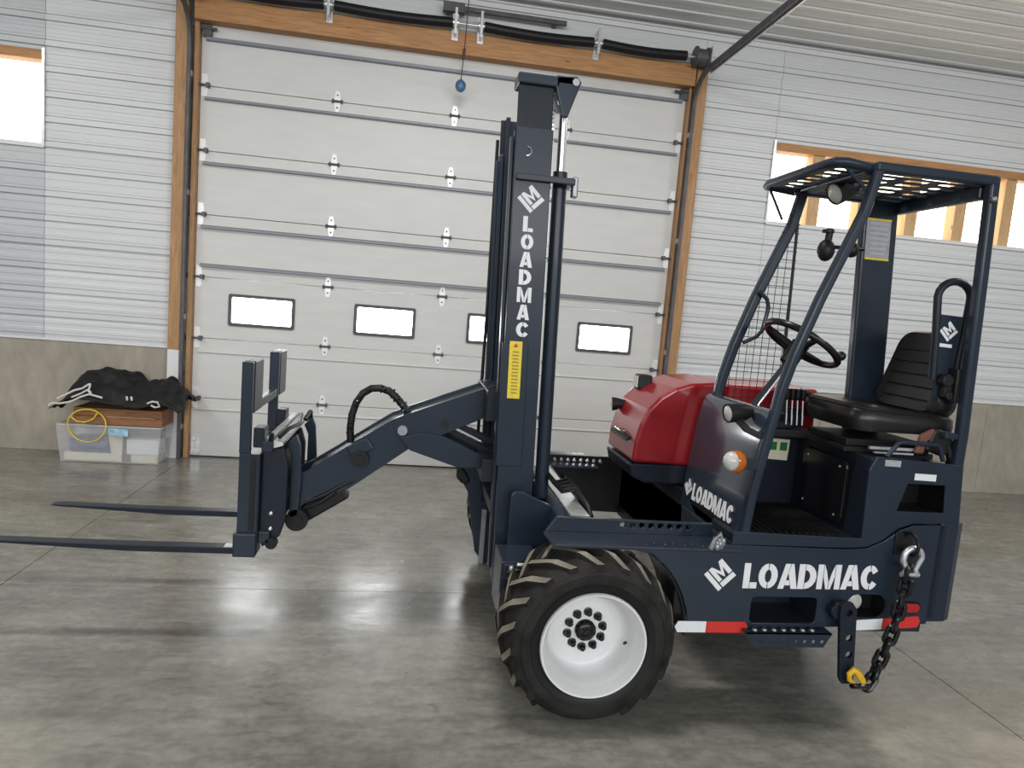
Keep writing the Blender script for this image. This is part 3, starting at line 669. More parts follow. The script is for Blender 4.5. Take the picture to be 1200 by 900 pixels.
for i in range(n-1):
    m.f += [[i, i+1, 2*n+i+1, 2*n+i], [n+i, 3*n+i, 3*n+i+1, n+i+1]]; m.m += [0, 0]; m.sm += [False, False]
m.f += [[0, 2*n, 3*n, n], [n-1, 2*n-1, 4*n-1, 3*n-1]]; m.m += [0, 0]; m.sm += [False, False]
m.build('front_panel', M['navygloss'], fk)
MB().plate([(1.495, .79), (1.518, .795), (1.55, .74), (1.55, .68), (1.50, .70)], YC0, YC1+.02, 'y').build('panel_sill', N, fk, bevel=.004)
# small lettering on the front panel, read from the front: runs from far to near
d = Vector((.04, -1, 0)).normalized(); upv = Vector((.012, 0, .155)).normalized()
lettering(Vector((1.5015-.0035, YC1-.085, .855)), d, upv, .088, .42, fk)
emblem(Vector((1.5035-.0035, YC1-.030, .905)), d, upv, .066, fk)
# roof guard
ZR = 2.50
MB().bar([(1.93, YC0+.005, ZR+.005), (2.53, YC0+.005, ZR+.005)], .045, .05).build('roof_rail', N, fk, bevel=.012, seg=3)
MB().bar([(1.90, YC1-.01, ZR-.005), (2.50, YC1-.01, ZR-.005)], .05, .05).build('roof_rail', N, fk, bevel=.012)
MB().bar([(2.50, YC0+.03, ZR-.03), (2.50, YC1, ZR-.03)], .05, .085, (0, 0, 1)).build('roof_crossbar', N, fk, bevel=.01)
MB().bar([(1.93, YC0+.03, ZR+.0), (1.93, YC1, ZR+.0)], .035, .04, (0, 0, 1)).build('roof_crossbar', N, fk, bevel=.01)
holes = []
for j in range(6):
    y0 = YC0+.05+j*.086
    for x0 in (1.965, 2.135, 2.305): holes.append(rrect(x0+.02*(j % 2), x0+.125+.02*(j % 2), y0, y0+.052, .022, 3))
MB().plate([(1.94, YC0+.03), (2.49, YC0+.03), (2.49, YC1-.03), (1.94, YC1-.03)], ZR-.022, ZR-.017, 'z', holes).build('roof_plate', M['navydark'], fk)
holes = [rrect(1.785, 1.895, YC0+.045+j*.075, YC0+.092+j*.075, .018, 3) for j in range(7)]
MB().plate([(1.765, YC0+.015), (1.925, YC0+.03), (1.925, YC1-.03), (1.765, YC1-.0)], ZR-.008, ZR-.003, 'z', holes).build('visor_plate', M['navydark'], fk)
MB().tube([(1.93, YC0+.03, ZR+.005), (1.80, YC0+.01, ZR+.012), (1.762, YC0+.03, ZR+.014), (1.752, YC0+.08, ZR+.012), (1.742, YC1-.05, ZR+.004), (1.755, YC1, ZR), (1.80, YC1+.01, ZR), (1.92, YC1+.01, ZR-.01)], .021, 10).build('visor_rail', N, fk)
MB().tube([(1.80, YC0+.02, ZR), (1.905, YC0+.01, ZR-.09)], .008, 8).build('visor_brace', N, fk); MB().tube([(1.765, YC1-.01, ZR-.01), (1.86, YC1, ZR-.16)], .007, 8).build('visor_brace', N, fk)
# rear posts
MB().bar([(2.512, YC0+.005, ZR+.03), (2.535, YC0+.005, 1.9), (2.560, YC0+.012, 1.35), (2.566, YC0+.022, 1.14)], .052, .046).build('rear_post', N, fk, bevel=.014, seg=3)
MB().ball((2.50, YC0-.03, 2.42), .014, 10).build('guard_bolt', M['steel'], fk)
pi_ = MB().plate([(2.305, ZR-.02), (2.50, ZR-.02), (2.575, 1.22), (2.375, 1.22)], YC1-.02, YC1+.03, 'y').build('wide_rear_pillar', N, fk, bevel=.01)
MB().plate([(2.325, 2.395), (2.465, 2.395), (2.478, 2.18), (2.338, 2.18)], YC1-.023, YC1-.020, 'y').build('instruction_label', M['label'], pi_, label='grey instruction label with yellow edges')
MB().plate([(2.325, 2.395), (2.465, 2.395), (2.466, 2.385), (2.326, 2.385)], YC1-.025, YC1-.023, 'y').plate([(2.337, 2.19), (2.477, 2.19), (2.478, 2.18), (2.338, 2.18)], YC1-.025, YC1-.023, 'y').build('label_edge', M['yellow'], pi_)
mm = MB()
for k in range(7): mm.box(2.345+.003*k, 2.455, YC1-.0245, YC1-.0232, 2.365-.026*k, 2.375-.026*k)
mm.build('label_lines', mat('pale_grey_print', (.46, .46, .50), .6), pi_)
# wire screen in the far opening
mm = MB(); X1 = 1.955
def xpost(z): return 1.61+max(0, z-1.36)*.27
k = 0
zz = 1.40
while zz < 2.42: mm.tube([(xpost(zz), YC1-.02, zz), (X1, YC1-.02, zz)], .0018, 5); zz += .046
xx = 1.66
while xx < X1: mm.tube([(xx, YC1-.02, 1.38), (xx, YC1-.02, min(2.44, 1.36+(xx-1.60)/.30))], .0018, 5); xx += .040
mm.build('wire_screen', M['black'], fk, kind='stuff')
MB().tube([(1.935, YC1-.02, 2.46), (1.96, YC1-.02, 1.40)], .008, 8).build('screen_rod', M['black'], fk)
MB().tube([(1.755, YC1-.05, 1.96), (1.80, YC1-.055, 1.925), (1.815, YC1-.055, 1.88), (1.795, YC1-.055, 1.76), (1.765, YC1-.055, 1.725), (1.70, YC1-.05, 1.69)], .011, 8).build('grab_handle', N, fk)
# steering wheel and column
nrm = Vector((-.44, .05, 1)).normalized(); nrm = Vector((.46, -.06, 1)).normalized(); nrm = Vector((.52, .04, .86)).normalized(); C0 = Vector((1.875, 3.10, 1.715))
u = Vector((0, 1, 0)).cross(nrm).normalized(); v = nrm.cross(u)
sw = MB().tube([C0+(u*cos(2*pi*i/32)+v*sin(2*pi*i/32))*.185 for i in range(32)], .017, 10, closed=True).build('steering_wheel', M['blackgloss'], fk)
for a in (.3, 2.4, 4.5): MB().tube([C0-nrm*.04, C0+(u*cos(a)+v*sin(a))*.175], [.022, .014], 8).build('wheel_spoke', M['blackgloss'], sw)
MB().tube([C0-nrm*.06, C0-nrm*.005, C0+nrm*.006], [.035, .045, .03], 16).build('wheel_boss', M['blackgloss'], sw)
kb = C0+(u*cos(-.35)+v*sin(-.35))*.185; MB().tube([kb, kb+nrm*.045], .012, 8).ball(tuple(kb+nrm*.05), .024, 12).build('spinner_knob', M['blackgloss'], sw)
MB().tube([C0-nrm*.03, C0-nrm*.12], .042, 14).build('column_shroud', M['black'], fk)
MB().tube([C0-nrm*.10, (1.675, 3.10, 1.41), (1.62, 3.10, 1.30)], .016, 12).build('steering_column', M['navydark'], fk)
MB().tube([C0-nrm*.10+Vector((0, -.025, 0)), (1.68, 3.075, 1.41), (1.63, 3.075, 1.30)], .006, 8).build('column_rod', M['chrome'], fk)
# seat
def pad(name, loft, parent):
    """rounded pad from outline rings"""
    m = MB(); n = len(loft[0])
    for r in loft: m.v += [tuple(p) for p in r]
    for i in range(len(loft)-1):
        for k in range(n): m.f.append([i*n+k, i*n+(k+1) % n, (i+1)*n+(k+1) % n, (i+1)*n+k]); m.m.append(0); m.sm.append(True)
    m.f += [list(range(n)), [(len(loft)-1)*n+k for k in range(n)]]; m.m += [0, 0]; m.sm += [True, True]
    return m.build(name, M['vinyl'], parent)
def ringxy(x0, x1, y0, y1, r, z, dz=0):
    return [(p[0], p[1], z+dz*((p[0]-x0)/(x1-x0))) for p in rrect(x0, x1, y0, y1, r, 5)]
st = pad('seat_cushion', [ringxy(2.095, 2.580, 2.90, 3.33, .07, 1.335), ringxy(2.065, 2.600, 2.87, 3.36, .09, 1.335), ringxy(2.050, 2.610, 2.86, 3.37, .10, 1.380, -.01), ringxy(2.055, 2.610, 2.865, 3.365, .10, 1.425, -.02),
                   ringxy(2.075, 2.600, 2.885, 3.345, .10, 1.455, -.03), ringxy(2.135, 2.570, 2.93, 3.30, .09, 1.460, -.035), ringxy(2.195, 2.530, 2.98, 3.25, .08, 1.450, -.03)], fk)
MB().tube([(p[0], p[1], 1.442-.03*((p[0]-2.05)/.5)) for p in rrect(2.065, 2.605, 2.875, 3.355, .10, 5)], .006, 6, closed=True).build('seat_piping', M['vinyl'], st)
def ringyz(c, hw, hz, r, off, topw=.78):
    """rounded trapezoid in the reclined back plane"""
    base = Vector(c); uz = Vector((.24, 0, 1)).normalized(); nx = Vector((-1, 0, .24)).normalized(); out = []
    for p in rrect(-1, 1, -1, 1, r, 5):
        wdt = hw*(1-(1-topw)*(p[1]*.5+.5)**2); out.append(base+nx*off+Vector((0, 1, 0))*(p[0]*wdt)+uz*(p[1]*hz))
    return out
bk = pad('seat_backrest', [ringyz((2.565, 3.11, 1.612), .20, .19, .35, -.06), ringyz((2.565, 3.11, 1.612), .230, .205, .35, -.04), ringyz((2.565, 3.11, 1.612), .240, .214, .35, .0), ringyz((2.565, 3.11, 1.612), .232, .207, .35, .045),
                   ringyz((2.565, 3.11, 1.612), .207, .195, .35, .060), ringyz((2.565, 3.11, 1.612), .15, .15, .35, .052)], fk)
for k in range(5):
    zc_ = 1.50+.06*k; xx_ = 2.565+(zc_-1.625)*.24-.060
    MB().tube([(xx_, 2.96, zc_-.012), (xx_, 3.27, zc_-.012)], .004, 6).build('stitched_seam', M['vinyl'], bk)
MB().box(2.05, 2.50, 2.92, 3.31, 1.225, 1.25).box(2.08, 2.48, 2.95, 3.28, 1.25, 1.285).build('seat_rail', M['black'], fk, bevel=.005)
MB().box(2.14, 2.40, 2.86, 2.875, 1.255, 1.268).box(2.16, 2.36, 2.85, 2.865, 1.238, 1.246).build('slide_rail', M['galv'], fk)
MB().plate([(2.40, 1.27), (2.44, 1.37), (2.52, 1.36), (2.56, 1.29), (2.50, 1.24)], 2.83, 2.87, 'y').build('belt_reel', M['black'], fk, bevel=.01)
MB().plate([(2.36, 1.25), (2.38, 1.34), (2.44, 1.37), (2.45, 1.33), (2.41, 1.31), (2.40, 1.25)], 2.835, 2.86, 'y').build('belt_guide', M['brown'], fk, bevel=.006)
MB().tube([(2.52, 2.84, 1.30), (2.56, 2.84, 1.20), (2.54, 2.84, 1.22)], .018, 8).build('seat_belt', M['black'], fk)
# swing-down restraint arm beside the seat
ap = [(2.425+.0, 2.00)] ; hoop = [(2.44, 2.885, 1.60), (2.425, 2.885, 1.80), (2.405, 2.885, 1.985)]+[(2.49-.085*cos(radians(a)), 2.885, 1.985+.075*sin(radians(a))) for a in range(20, 181, 20)]+[(2.57, 2.885, 1.86), (2.555, 2.885, 1.62)]
hoop = [(x-.012, y, z) for x, y, z in hoop]
ra = MB().tube(hoop, .018, 10).build('restraint_arm', M['navydark'], fk)
MB().plate([(2.392, 1.905), (2.540, 1.90), (2.523, 1.64), (2.505, 1.52), (2.445, 1.52), (2.430, 1.64)], 2.878, 2.892, 'y').build('arm_plate', N, ra, bevel=.003)
emblem((2.468, 2.876, 1.828), (1, 0, 0), (0, 0, 1), .068, ra)
MB().plate([(2.430, 1.755), (2.495, 1.752), (2.495, 1.768), (2.430, 1.771)], 2.874, 2.878, 'y').build('white_strip', M['decal'], ra)
MB().box(2.46, 2.56, 2.84, 2.89, 1.52, 1.62).box(2.50, 2.57, 2.82, 2.89, 1.50, 1.66).cyl((2.47, 2.83, 1.60), (2.47, 2.89, 1.60), .03, 12).cyl((2.49, 2.83, 1.53), (2.49, 2.89, 1.53), .022, 12).build('arm_pivot', M['black'], ra, bevel=.006)
MB().box(2.47, 2.57, 2.80, 2.89, 1.33, 1.36).build('arm_stop', N, fk, bevel=.008)
# lamps and mirror on the cab
def work_lamp(c, ax, r, ln, mt='black'):
    ax = Vector(ax).normalized(); c = Vector(c); o = MB().lathe([(0, ln), (r*.55, ln), (r*.9, ln*.72), (r, ln*.3), (r, 0), (r*.86, 0)], c, ax, 24).build('work_lamp', M[mt], fk)
    MB().lathe([(r*.86, .004), (r*.5, -.004), (0, -.006)], c, ax, 24).build('lamp_lens', M['lens'], o); return o
work_lamp((1.945, 3.10, 2.435), (.8, .1, .45), .055, .14)
MB().bar([(1.99, 3.07, 2.46), (2.0, 3.07, 2.50)], .03, .03).build('lamp_bracket', M['black'], fk)
work_lamp((1.452, 2.93, 1.372), (1, .12, .12), .044, .125)
MB().bar([(1.50, 2.92, 1.35), (1.53, 2.88, 1.31), (1.575, 2.83, 1.29)], .03, .02).build('lamp_bracket', M['black'], fk)
lo = MB().ball((1.455, 2.80, 1.175), .052, 16, (.95, .8, 1)).build('turn_signal', M['amber'], fk, label='amber and clear turn signal lamp')
MB().ball((1.428, 2.793, 1.178), .044, 16, (.80, .95, 1)).build('clear_lens', M['lens'], lo)
MB().bar([(1.49, 2.80, 1.17), (1.57, 2.80, 1.168)], .05, .03).build('signal_bracket', N, fk, bevel=.004)
mr = MB().ball((2.09, YC1-.06, 2.20), .055, 14, (.8, .8, 1.05)).tube([(2.095, YC1-.06, 2.25), (2.10, YC1-.06, 2.31)], .018, 10).tube([(2.09, YC1-.06, 2.29), (2.09, YC1-.06, 2.305)], .03, 10).build('beacon', M['black'], fk)
MB().ball((2.235, YC1-.06, 2.215), .045, 12, (.8, .8, .9)).build('beacon', M['black'], fk)
MB().tube([(2.10, YC1-.06, 2.22), (2.33, YC1-.02, 2.23)], .010, 8).build('beacon_bracket', M['black'], fk)

# engine hood ---------------------------------------------------------------
hp = [(1.235, .985), (1.240, 1.10), (1.262, 1.20), (1.300, 1.285), (1.360, 1.355), (1.44, 1.408), (1.54, 1.44), (1.68, 1.455), (1.72, 1.455), (1.72, .975)]
hd = MB().plate(hp, 3.54, 4.03, 'y').build('engine_hood', M['red'], fk, bevel=.018, seg=4)
MB().plate([(1.722, .98), (1.722, 1.452), (2.26, 1.458), (2.26, 1.0)], 3.50, 4.03, 'y').build('rear_hood', M['red'], fk, bevel=.02, seg=4)
MB().plate([(1.68, .90), (1.735, .90), (1.735, 1.38), (1.68, 1.33)], 3.51, 3.55, 'y').build('hood_seal', M['black'], fk, bevel=.006)
MB().plate([(1.215, 1.085), (1.245, 1.10), (1.247, 1.118), (1.217, 1.103)], 3.62, 3.93, 'y').build('hood_slot', M['black'], hd)
MB().tube([(1.232, 3.70, 1.125), (1.215, 3.72, 1.125), (1.215, 3.84, 1.125), (1.232, 3.86, 1.125)], .007, 8).build('hood_latch', M['chrome'], hd)
MB().plate([(1.225, .975), (1.245, .90), (1.33, .865), (2.2, .865), (2.2, .975)], 3.56, 4.02, 'y').build('hood_base', M['navydark'], fk, bevel=.012)
MB().box(1.55, 2.2, 3.50, 4.35, .40, .866).build('engine_bay', M['black'], fk)
def head_lamp(c, rnd):
    x, y, z = c
    if rnd: o = MB().lathe([(0, .09), (.02, .085), (.036, .03), (.042, 0), (.036, -.006)], (x, y, z), (1, -.2, .1), 20).build('head_lamp', M['black'], fk); MB().lathe([(.036, -.005), (0, -.014)], (x, y, z), (1, -.2, .1), 20).build('lamp_lens', M['lens'], o)
    else:
        o = MB().box(x-.03, x+.055, y-.05, y+.05, z-.045, z+.045).build('head_lamp', M['black'], fk, bevel=.012); MB().box(x-.036, x-.03, y-.038, y+.038, z-.034, z+.034).build('lamp_lens', M['lens'], o, bevel=.004)
    return o
head_lamp((1.375, 3.93, 1.395), 0); MB().bar([(1.39, 3.93, 1.345), (1.45, 3.93, 1.40)], .03, .03).build('lamp_bracket', M['black'], fk)
head_lamp((1.225, 3.97, 1.245), 1); MB().bar([(1.26, 3.97, 1.24), (1.31, 3.96, 1.26)], .04, .03).build('lamp_bracket', M['black'], fk)

# mast ------------------------------------------------------------------------
MB.LEAN = .027
def mast_side(y0, sg):
    """y0 = outer face, sg towards the inside"""
    Y = lambda d: (y0+sg*d)
    def bx(m, x0, x1, d0, d1, z0, z1): a, b = sorted((Y(d0), Y(d1))); return m.box(x0, x1, a, b, z0, z1)
    m = MB(); bx(m, .420, .602, 0, .022, .36, 2.635); bx(m, .420, .445, .022, .10, .36, 2.635); bx(m, .577, .602, .022, .10, .36, 2.635)
    o = m.build('outer_mast_rail', N, fk, bevel=.004)
    m = MB(); bx(m, .425, .597, .024, .044, .45, 2.84); bx(m, .447, .470, .044, .12, .45, 2.84); bx(m, .553, .576, .044, .12, .45, 2.84)
    m.build('inner_mast_rail', M['navydark'], fk, bevel=.004)
    m = MB(); bx(m, .402, .418, .05, .10, .42, 2.60); m.build('carriage_guide', N, fk, bevel=.003)
    cy = Y(.09)
    o2 = MB().tube([(.665, cy, .80), (.665, cy, 2.46)], .036, 18).build('lift_cylinder', N, fk)
    MB().tube([(.665, cy, 2.46), (.665, cy, 2.80)], .022, 14).build('cylinder_rod', M['chrome'], o2)
    m = MB(); zc_ = .95
    m.box(.612, .620, min(Y(.10), Y(.125)), max(Y(.10), Y(.125)), .95, 2.75)
    ch = m.build('lift_chain', M['steel'], fk)
    mm = MB()
    for k in range(90): mm.box(.610, .622, min(Y(.097), Y(.128)), max(Y(.097), Y(.128)), .96+.02*k, .971+.02*k)
    mm.build('chain_plates', M['galv'], ch, kind='stuff')
    return o
nm_ = mast_side(3.35, 1); mast_side(4.10, -1)
m_ = MB()
for ya, yb in ((3.345, 3.50),):
    m_ = MB().box(.418, .62, ya, yb, 2.835, 2.885).plate([(.60, 2.835), (.60, 2.885), (.70, 2.895), (.725, 2.87), (.70, 2.80), (.665, 2.70), (.64, 2.70)], ya, ya+.025, 'y').box(.60, .70, ya, yb, 2.85, 2.89).build('mast_crown', N, fk, bevel=.006)
for y_ in (3.44, 4.01): MB().lathe([(.02, -.018), (.05, -.018), (.05, .018), (.02, .018)], (.645, y_, 2.79), (0, 1, 0), 20).build('chain_sheave', M['steel'], fk)
MB().cyl((.695, 3.338, 2.865), (.695, 3.36, 2.865), .017, 16).build('crown_pin', M['steel'], fk)
for z_, t in ((2.385, .032),): MB().box(.43, .72, 3.325, 3.35, z_, z_+t).box(.66, .72, 3.351, 3.50, z_, z_+t).build('cylinder_clamp', N, fk, bevel=.005)
MB().box(.712, .74, 3.345, 3.40, 2.33, 2.43).build('clamp_bracket', M['steel'], fk, bevel=.008)
MB().tube([(.476, 3.348, 2.50)]+[(.476+.022*sin(radians(a)), 3.344, 2.522-.022*cos(radians(a))) for a in range(0, 200, 20)], .004, 6).build('lifting_eye', M['steel'], fk)
for z_ in (.7, 1.5, 2.1): MB().box(.40, .60, 3.42, 4.03, z_, z_+.06).build('mast_crossbar', M['navydark'], fk) if z_ < 1 else None
MB().box(.56, .60, 3.37, 4.08, 2.50, 2.62).build('mast_crossbar', M['navydark'], fk, bevel=.004)
MB().plate([(.405, .98), (.535, .98), (.535, 1.60), (.405, 1.60)], 3.335, 3.349, 'y').build('rail_cover', N, fk, bevel=.003)
ys_ = MB().plate([(.442, 1.325), (.505, 1.325), (.505, 1.610), (.442, 1.610)], 3.333, 3.335, 'y').build('caution_sticker', M['yellow'], fk, label='tall yellow caution sticker on the mast')
mm = MB()
for k in range(13): mm.box(.458, .490, 3.332, 3.3332, 1.35+.017*k, 1.356+.017*k)
mm.build('printed_lines', mat('brown_print', (.35, .22, .03), .6), ys_)
MB().ball((.473, 3.332, 1.588), .010, 8, (1, .1, 1)).build('red_mark', M['redtape'], ys_)
# vertical lettering and emblem on the near rail
emblem((.509, 3.349, 2.302), (1, 0, 0), (0, 0, 1), .095, fk)
ps = []
for k, ch in enumerate('LOADMAC'):
    wd, pp = GL[ch]; hh = .074; sx = .062/wd; 
    if ch == 'M': sx = .072/wd
    if ch == 'L': sx = .050/wd
    for p in pp: ps.append([((a-wd/2)*sx, b*hh-k*.0855) for a, b in p])
flat_polys(ps, (.502, 3.349, 2.145), (1, 0, 0), (0, 0, 1)).build('lettering', M['decal'], fk)
for y_, x_ in ((4.04, .408),): MB().tube([(x_, y_, 2.72), (x_-.012, y_, 1.8), (x_-.030, y_, 1.0)], .010, 8).build('mast_hose', M['black'], fk)

MB.LEAN = 0.0
# reach boom, fork carriage and forks -------------------------------------------
arm = [(.455, 1.355), (0.0, 1.172), (-.08, 1.135), (-.29, .990), (-.50, .840), (-.565, .805), (-.575, .70), (-.555, .600), (-.49, .690), (-.28, .755), (.03, .992), (.455, 1.195)]
for y_ in (3.60, 3.86): MB().plate(arm, y_, y_+.025, 'y', [circ(-.02, 1.085, .018, 10)] if y_ < 3.7 else ()).build('boom_plate', N, fk, bevel=.004)
MB().plate([(.45, 1.335), (0, 1.155), (-.08, 1.12), (-.50, .825), (-.50, .80), (-.08, 1.09), (0, 1.125), (.45, 1.30)], 3.625, 3.86, 'y').build('boom_top', M['navydark'], fk)
MB().plate([(.45, 1.21), (.03, 1.01), (-.28, .775), (-.28, .79), (.03, 1.03), (.45, 1.23)], 3.625, 3.86, 'y').build('boom_bottom', M['navydark'], fk)
MB().cyl((-.02, 3.575, 1.085), (-.02, 3.605, 1.085), .026, 16).build('boom_pin', M['steel'], fk); MB().cyl((.20, 3.59, 1.135), (.20, 3.605, 1.135), .018, 12).build('boom_pin', M['black'], fk)
MB().plate([(-.30, .985), (-.20, 1.035), (-.16, .98), (-.27, .925)], 3.575, 3.60, 'y').build('boom_block', N, fk, bevel=.005)
MB().cyl((-.23, 3.565, .925), (-.23, 3.60, .925), .045, 18).cyl((-.23, 3.55, .925), (-.23, 3.57, .925), .022, 12).build('boom_boss', M['black'], fk)
link = [(.03, .99), (.28, .91), (.40, .905), (.40, .965), (.20, 1.065), (.10, 1.07)]
link = [(.025, .985), (.28, .905), (.475, .905), (.475, .945), (.20, 1.065), (.08, 1.08), (-.03, 1.05)]
for y_ in (3.56, 3.90): MB().plate(link, y_, y_+.03, 'y').build('lower_link', N, fk, bevel=.004)
for dz in (0, .055): MB().bar([(.20, 3.70, 1.10+dz*.9), (.475, 3.70, .965+dz*1.1)], .035, .06).build('link_rod', M['navydark'], fk, bevel=.004)
MB().box(.40, .56, 3.45, 4.0, .86, .98).box(.40, .56, 3.45, 4.0, 1.18, 1.34).build('reach_carriage', M['navydark'], fk, bevel=.006)
hl = [(-.295, .98), (-.30, 1.06), (-.295, 1.13), (-.275, 1.20), (-.245, 1.25), (-.20, 1.28), (-.15, 1.285), (-.10, 1.268), (-.06, 1.235), (-.02, 1.19), (0.01, 1.15)]
hz = MB().tube([(x, 3.72, z) for x, z in hl], .020, 12).build('boom_hose', M['black'], fk)
mm = MB(); pts = []
for i in range(len(hl)-1):
    for k in range(6):
        f = k/6; pts.append((hl[i][0]*(1-f)+hl[i+1][0]*f, hl[i][1]*(1-f)+hl[i+1][1]*f))
sp_ = []
for i, (x, z) in enumerate(pts): sp_.append((x+.024*cos(i*1.9)*.7, 3.72+.024*sin(i*1.9), z+.024*cos(i*1.9)*.7))
mm.tube(sp_, .006, 5).build('spiral_guard', M['blackgloss'], hz)
# tilt cylinder under the boom tip
MB().bar([(-.525, 3.66, .585), (-.30, 3.66, .735)], .085, .09).build('tilt_cylinder', M['black'], fk, bevel=.012)
MB().tube([(-.34, 3.62, .745), (-.26, 3.62, .80)], .018, 10).build('cylinder_rod', M['chrome'], fk)
MB().tube([(-.50, 3.60, .67), (-.40, 3.59, .72), (-.32, 3.60, .77), (-.25, 3.61, .80)], .010, 8).tube([(-.50, 3.60, .64), (-.42, 3.585, .68), (-.35, 3.59, .735)], .010, 8).build('tilt_hose', M['black'], fk)
MB().cyl((-.535, 3.56, .585), (-.535, 3.92, .585), .058, 22).cyl((-.535, 3.55, .585), (-.535, 3.57, .585), .03, 16).build('pivot_knuckle', M['black'], fk)
# carriage
for y_ in (3.47, 4.02): MB().plate([(-.70, .965), (-.60, .985), (-.575, .90), (-.575, .62), (-.60, .53), (-.685, .47), (-.70, .52)], y_, y_+.03, 'y').build('carriage_plate', M['navydark'], fk, bevel=.006)
for ya, yb in ((3.56, 3.60), (4.12, 4.15)): MB().plate([(-.60, .985), (-.555, 1.035), (-.535, .985), (-.52, .80), (-.53, .60), (-.575, .60), (-.575, .93)], ya, yb, 'y').build('carriage_cheek', N, fk, bevel=.005)
MB().box(-.70, -.645, 3.44, 4.32, .965, 1.02).build('carriage_bar', N, fk, bevel=.006)
MB().plate([(-.645, .985), (-.60, 1.00), (-.60, 1.015), (-.645, 1.022)], 3.46, 4.25, 'y').box(-.69, -.66, 3.5, 4.28, 1.021, 1.03).build('greased_rail', M['galv'], fk)
MB().box(-.70, -.645, 3.44, 4.32, .50, .56).build('carriage_bar', N, fk, bevel=.006)
MB().box(-.64, -.60, 3.50, 4.05, .60, .96).build('carriage_web', M['black'], fk)
MB().tube([(-.63, 3.52, 1.03), (-.60, 3.60, 1.06), (-.58, 3.80, 1.05), (-.60, 4.0, 1.07), (-.62, 4.12, 1.04)], .011, 8).tube([(-.66, 3.46, 1.02), (-.655, 3.45, 1.06)], .012, 8).tube([(-.59, 4.10, 1.02), (-.57, 4.14, 1.06), (-.575, 4.16, 1.02)], .016, 8).build('carriage_hose', M['black'], fk)
for z_ in (.60, .68): MB().ball((-.645, 3.462, z_-.03), .012, 10).build('carriage_bolt', M['galv'], fk)
MB().cyl((-.635, 3.44, .50), (-.635, 3.475, .50), .03, 14).build('carriage_roller', M['black'], fk)
for y_ in (3.44, 4.09):
    # backrest upright: thin front blade plus deeper channel
    m = MB().box(-.805, -.752, y_, y_+.03, .955, 1.408).box(-.805, -.752, y_+.055, y_+.24, 1.15, 1.408).box(-.795, -.762, y_+.03, y_+.055, 1.15, 1.40)
    m.build('backrest_post', N, fk, bevel=.004)
MB().box(-.79, -.755, 3.66, 4.10, 1.15, 1.195).build('backrest_bar', N, fk, bevel=.004)
for y_, xt in ((3.43, -1.99), (4.00, -1.93)):
    fo = [(-.80, .955), (-.70, .955), (-.70, .445), (-.795, .445), (-1.30, .446), (xt+.04, .474), (xt, .480), (xt+.04, .484), (-1.4, .478), (-.80, .477)]
    m = MB().plate(fo, y_, y_+.068, 'y').build('fork', M['navydark'], fk, bevel=.003)
    MB().box(-.800, -.705, y_-.002, y_+.11, .56, .957).build('fork_shank', N, m, bevel=.004)
    MB().box(-.742, -.690, y_+.02, y_+.12, .985, 1.085).build('fork_hook', M['navydark'], m, bevel=.005)
    MB().box(-.815, -.705, y_-.012, y_+.12, .432, .555).build('fork_heel', N, m, bevel=.008)
    MB().plate([(-.745, .945), (-.718, .945), (-.718, .57), (-.745, .57)], y_-.005, y_-.002, 'y').build('shank_groove', M['black'], m)
    MB().box(-.86, -.82, y_+.008, y_+.06, .4772, .4785).build('scuffed_patch', M['galv'], m)

# ------------------------------------------------------------------ hitch strap, shackle, chain, hook
MB().plate([(2.005, .545), (2.02, .565), (2.06, .565), (2.085, .535), (2.115, .20), (2.10, .175), (2.06, .175), (2.045, .20), (2.005, .50)], YN-.062, YN-.042, 'y', [circ(2.048, .515, .017, 12), circ(2.066, .395, .017, 12), circ(2.076, .315, .017, 12)]).build('hanger_plate', M['navydark'], fk, bevel=.003)
MB().cyl((2.00, YN-.045, .515), (2.00, YN-.002, .515), .03, 14).box(1.99, 2.06, YN-.042, YN-.002, .475, .555).build('hanger_mount', M['navydark'], fk, bevel=.004)
cn = thing('safety_chain', 'black steel chain with silver shackle and yellow hook hanging beside the forklift rear', 'chain', (2.30, YN-.06, .76))
# path of the chain
P = [Vector(p) for p in ((2.305, YN-.075, .735), (2.300, YN-.072, .66), (2.293, YN-.07, .58), (2.283, YN-.07, .50), (2.268, YN-.07, .42), (2.246, YN-.07, .34), (2.222, YN-.07, .27), (2.198, YN-.078, .215), (2.165, YN-.088, .178), (2.125, YN-.094, .182))]
Ls = [0]
for i in range(1, len(P)): Ls.append(Ls[-1]+(P[i]-P[i-1]).length)
def along(s_):
    for i in range(1, len(P)):
        if s_ <= Ls[i] or i == len(P)-1:
            f = (s_-Ls[i-1])/(Ls[i]-Ls[i-1]); return P[i-1].lerp(P[i], f), (P[i]-P[i-1]).normalized()
lk = [(.0, 0, .021+.021*sin(radians(a)), .021*cos(radians(a))) for a in range(0, 181, 22)] + [(.0, 0, -.021-.021*sin(radians(a)), -.021*cos(radians(a))) for a in range(0, 181, 22)]
lmesh = MB().tube([(x, 0, z) for _, _, z, x in lk], .0115, 8, closed=True).mesh('chain_link', M['blackgloss'])
pitch = .060; s_ = .02; k = 0
while s_ < Ls[-1]:
    p, t = along(s_); q = t.to_track_quat('Z', 'Y'); o = bpy.data.objects.new('chain_link', lmesh); COL.objects.link(o); attach(o, cn)
    o.matrix_basis = Matrix.Translation(p) @ q.to_matrix().to_4x4() @ Matrix.Rotation(pi/2*(k % 2)+.5, 4, 'Z'); s_ += pitch; k += 1
sh = [(2.285+.0, .722)]+[(2.318+.052*cos(radians(a)), .785+.045*sin(radians(a))) for a in range(205, -30, -15)]+[(2.335, .722)]
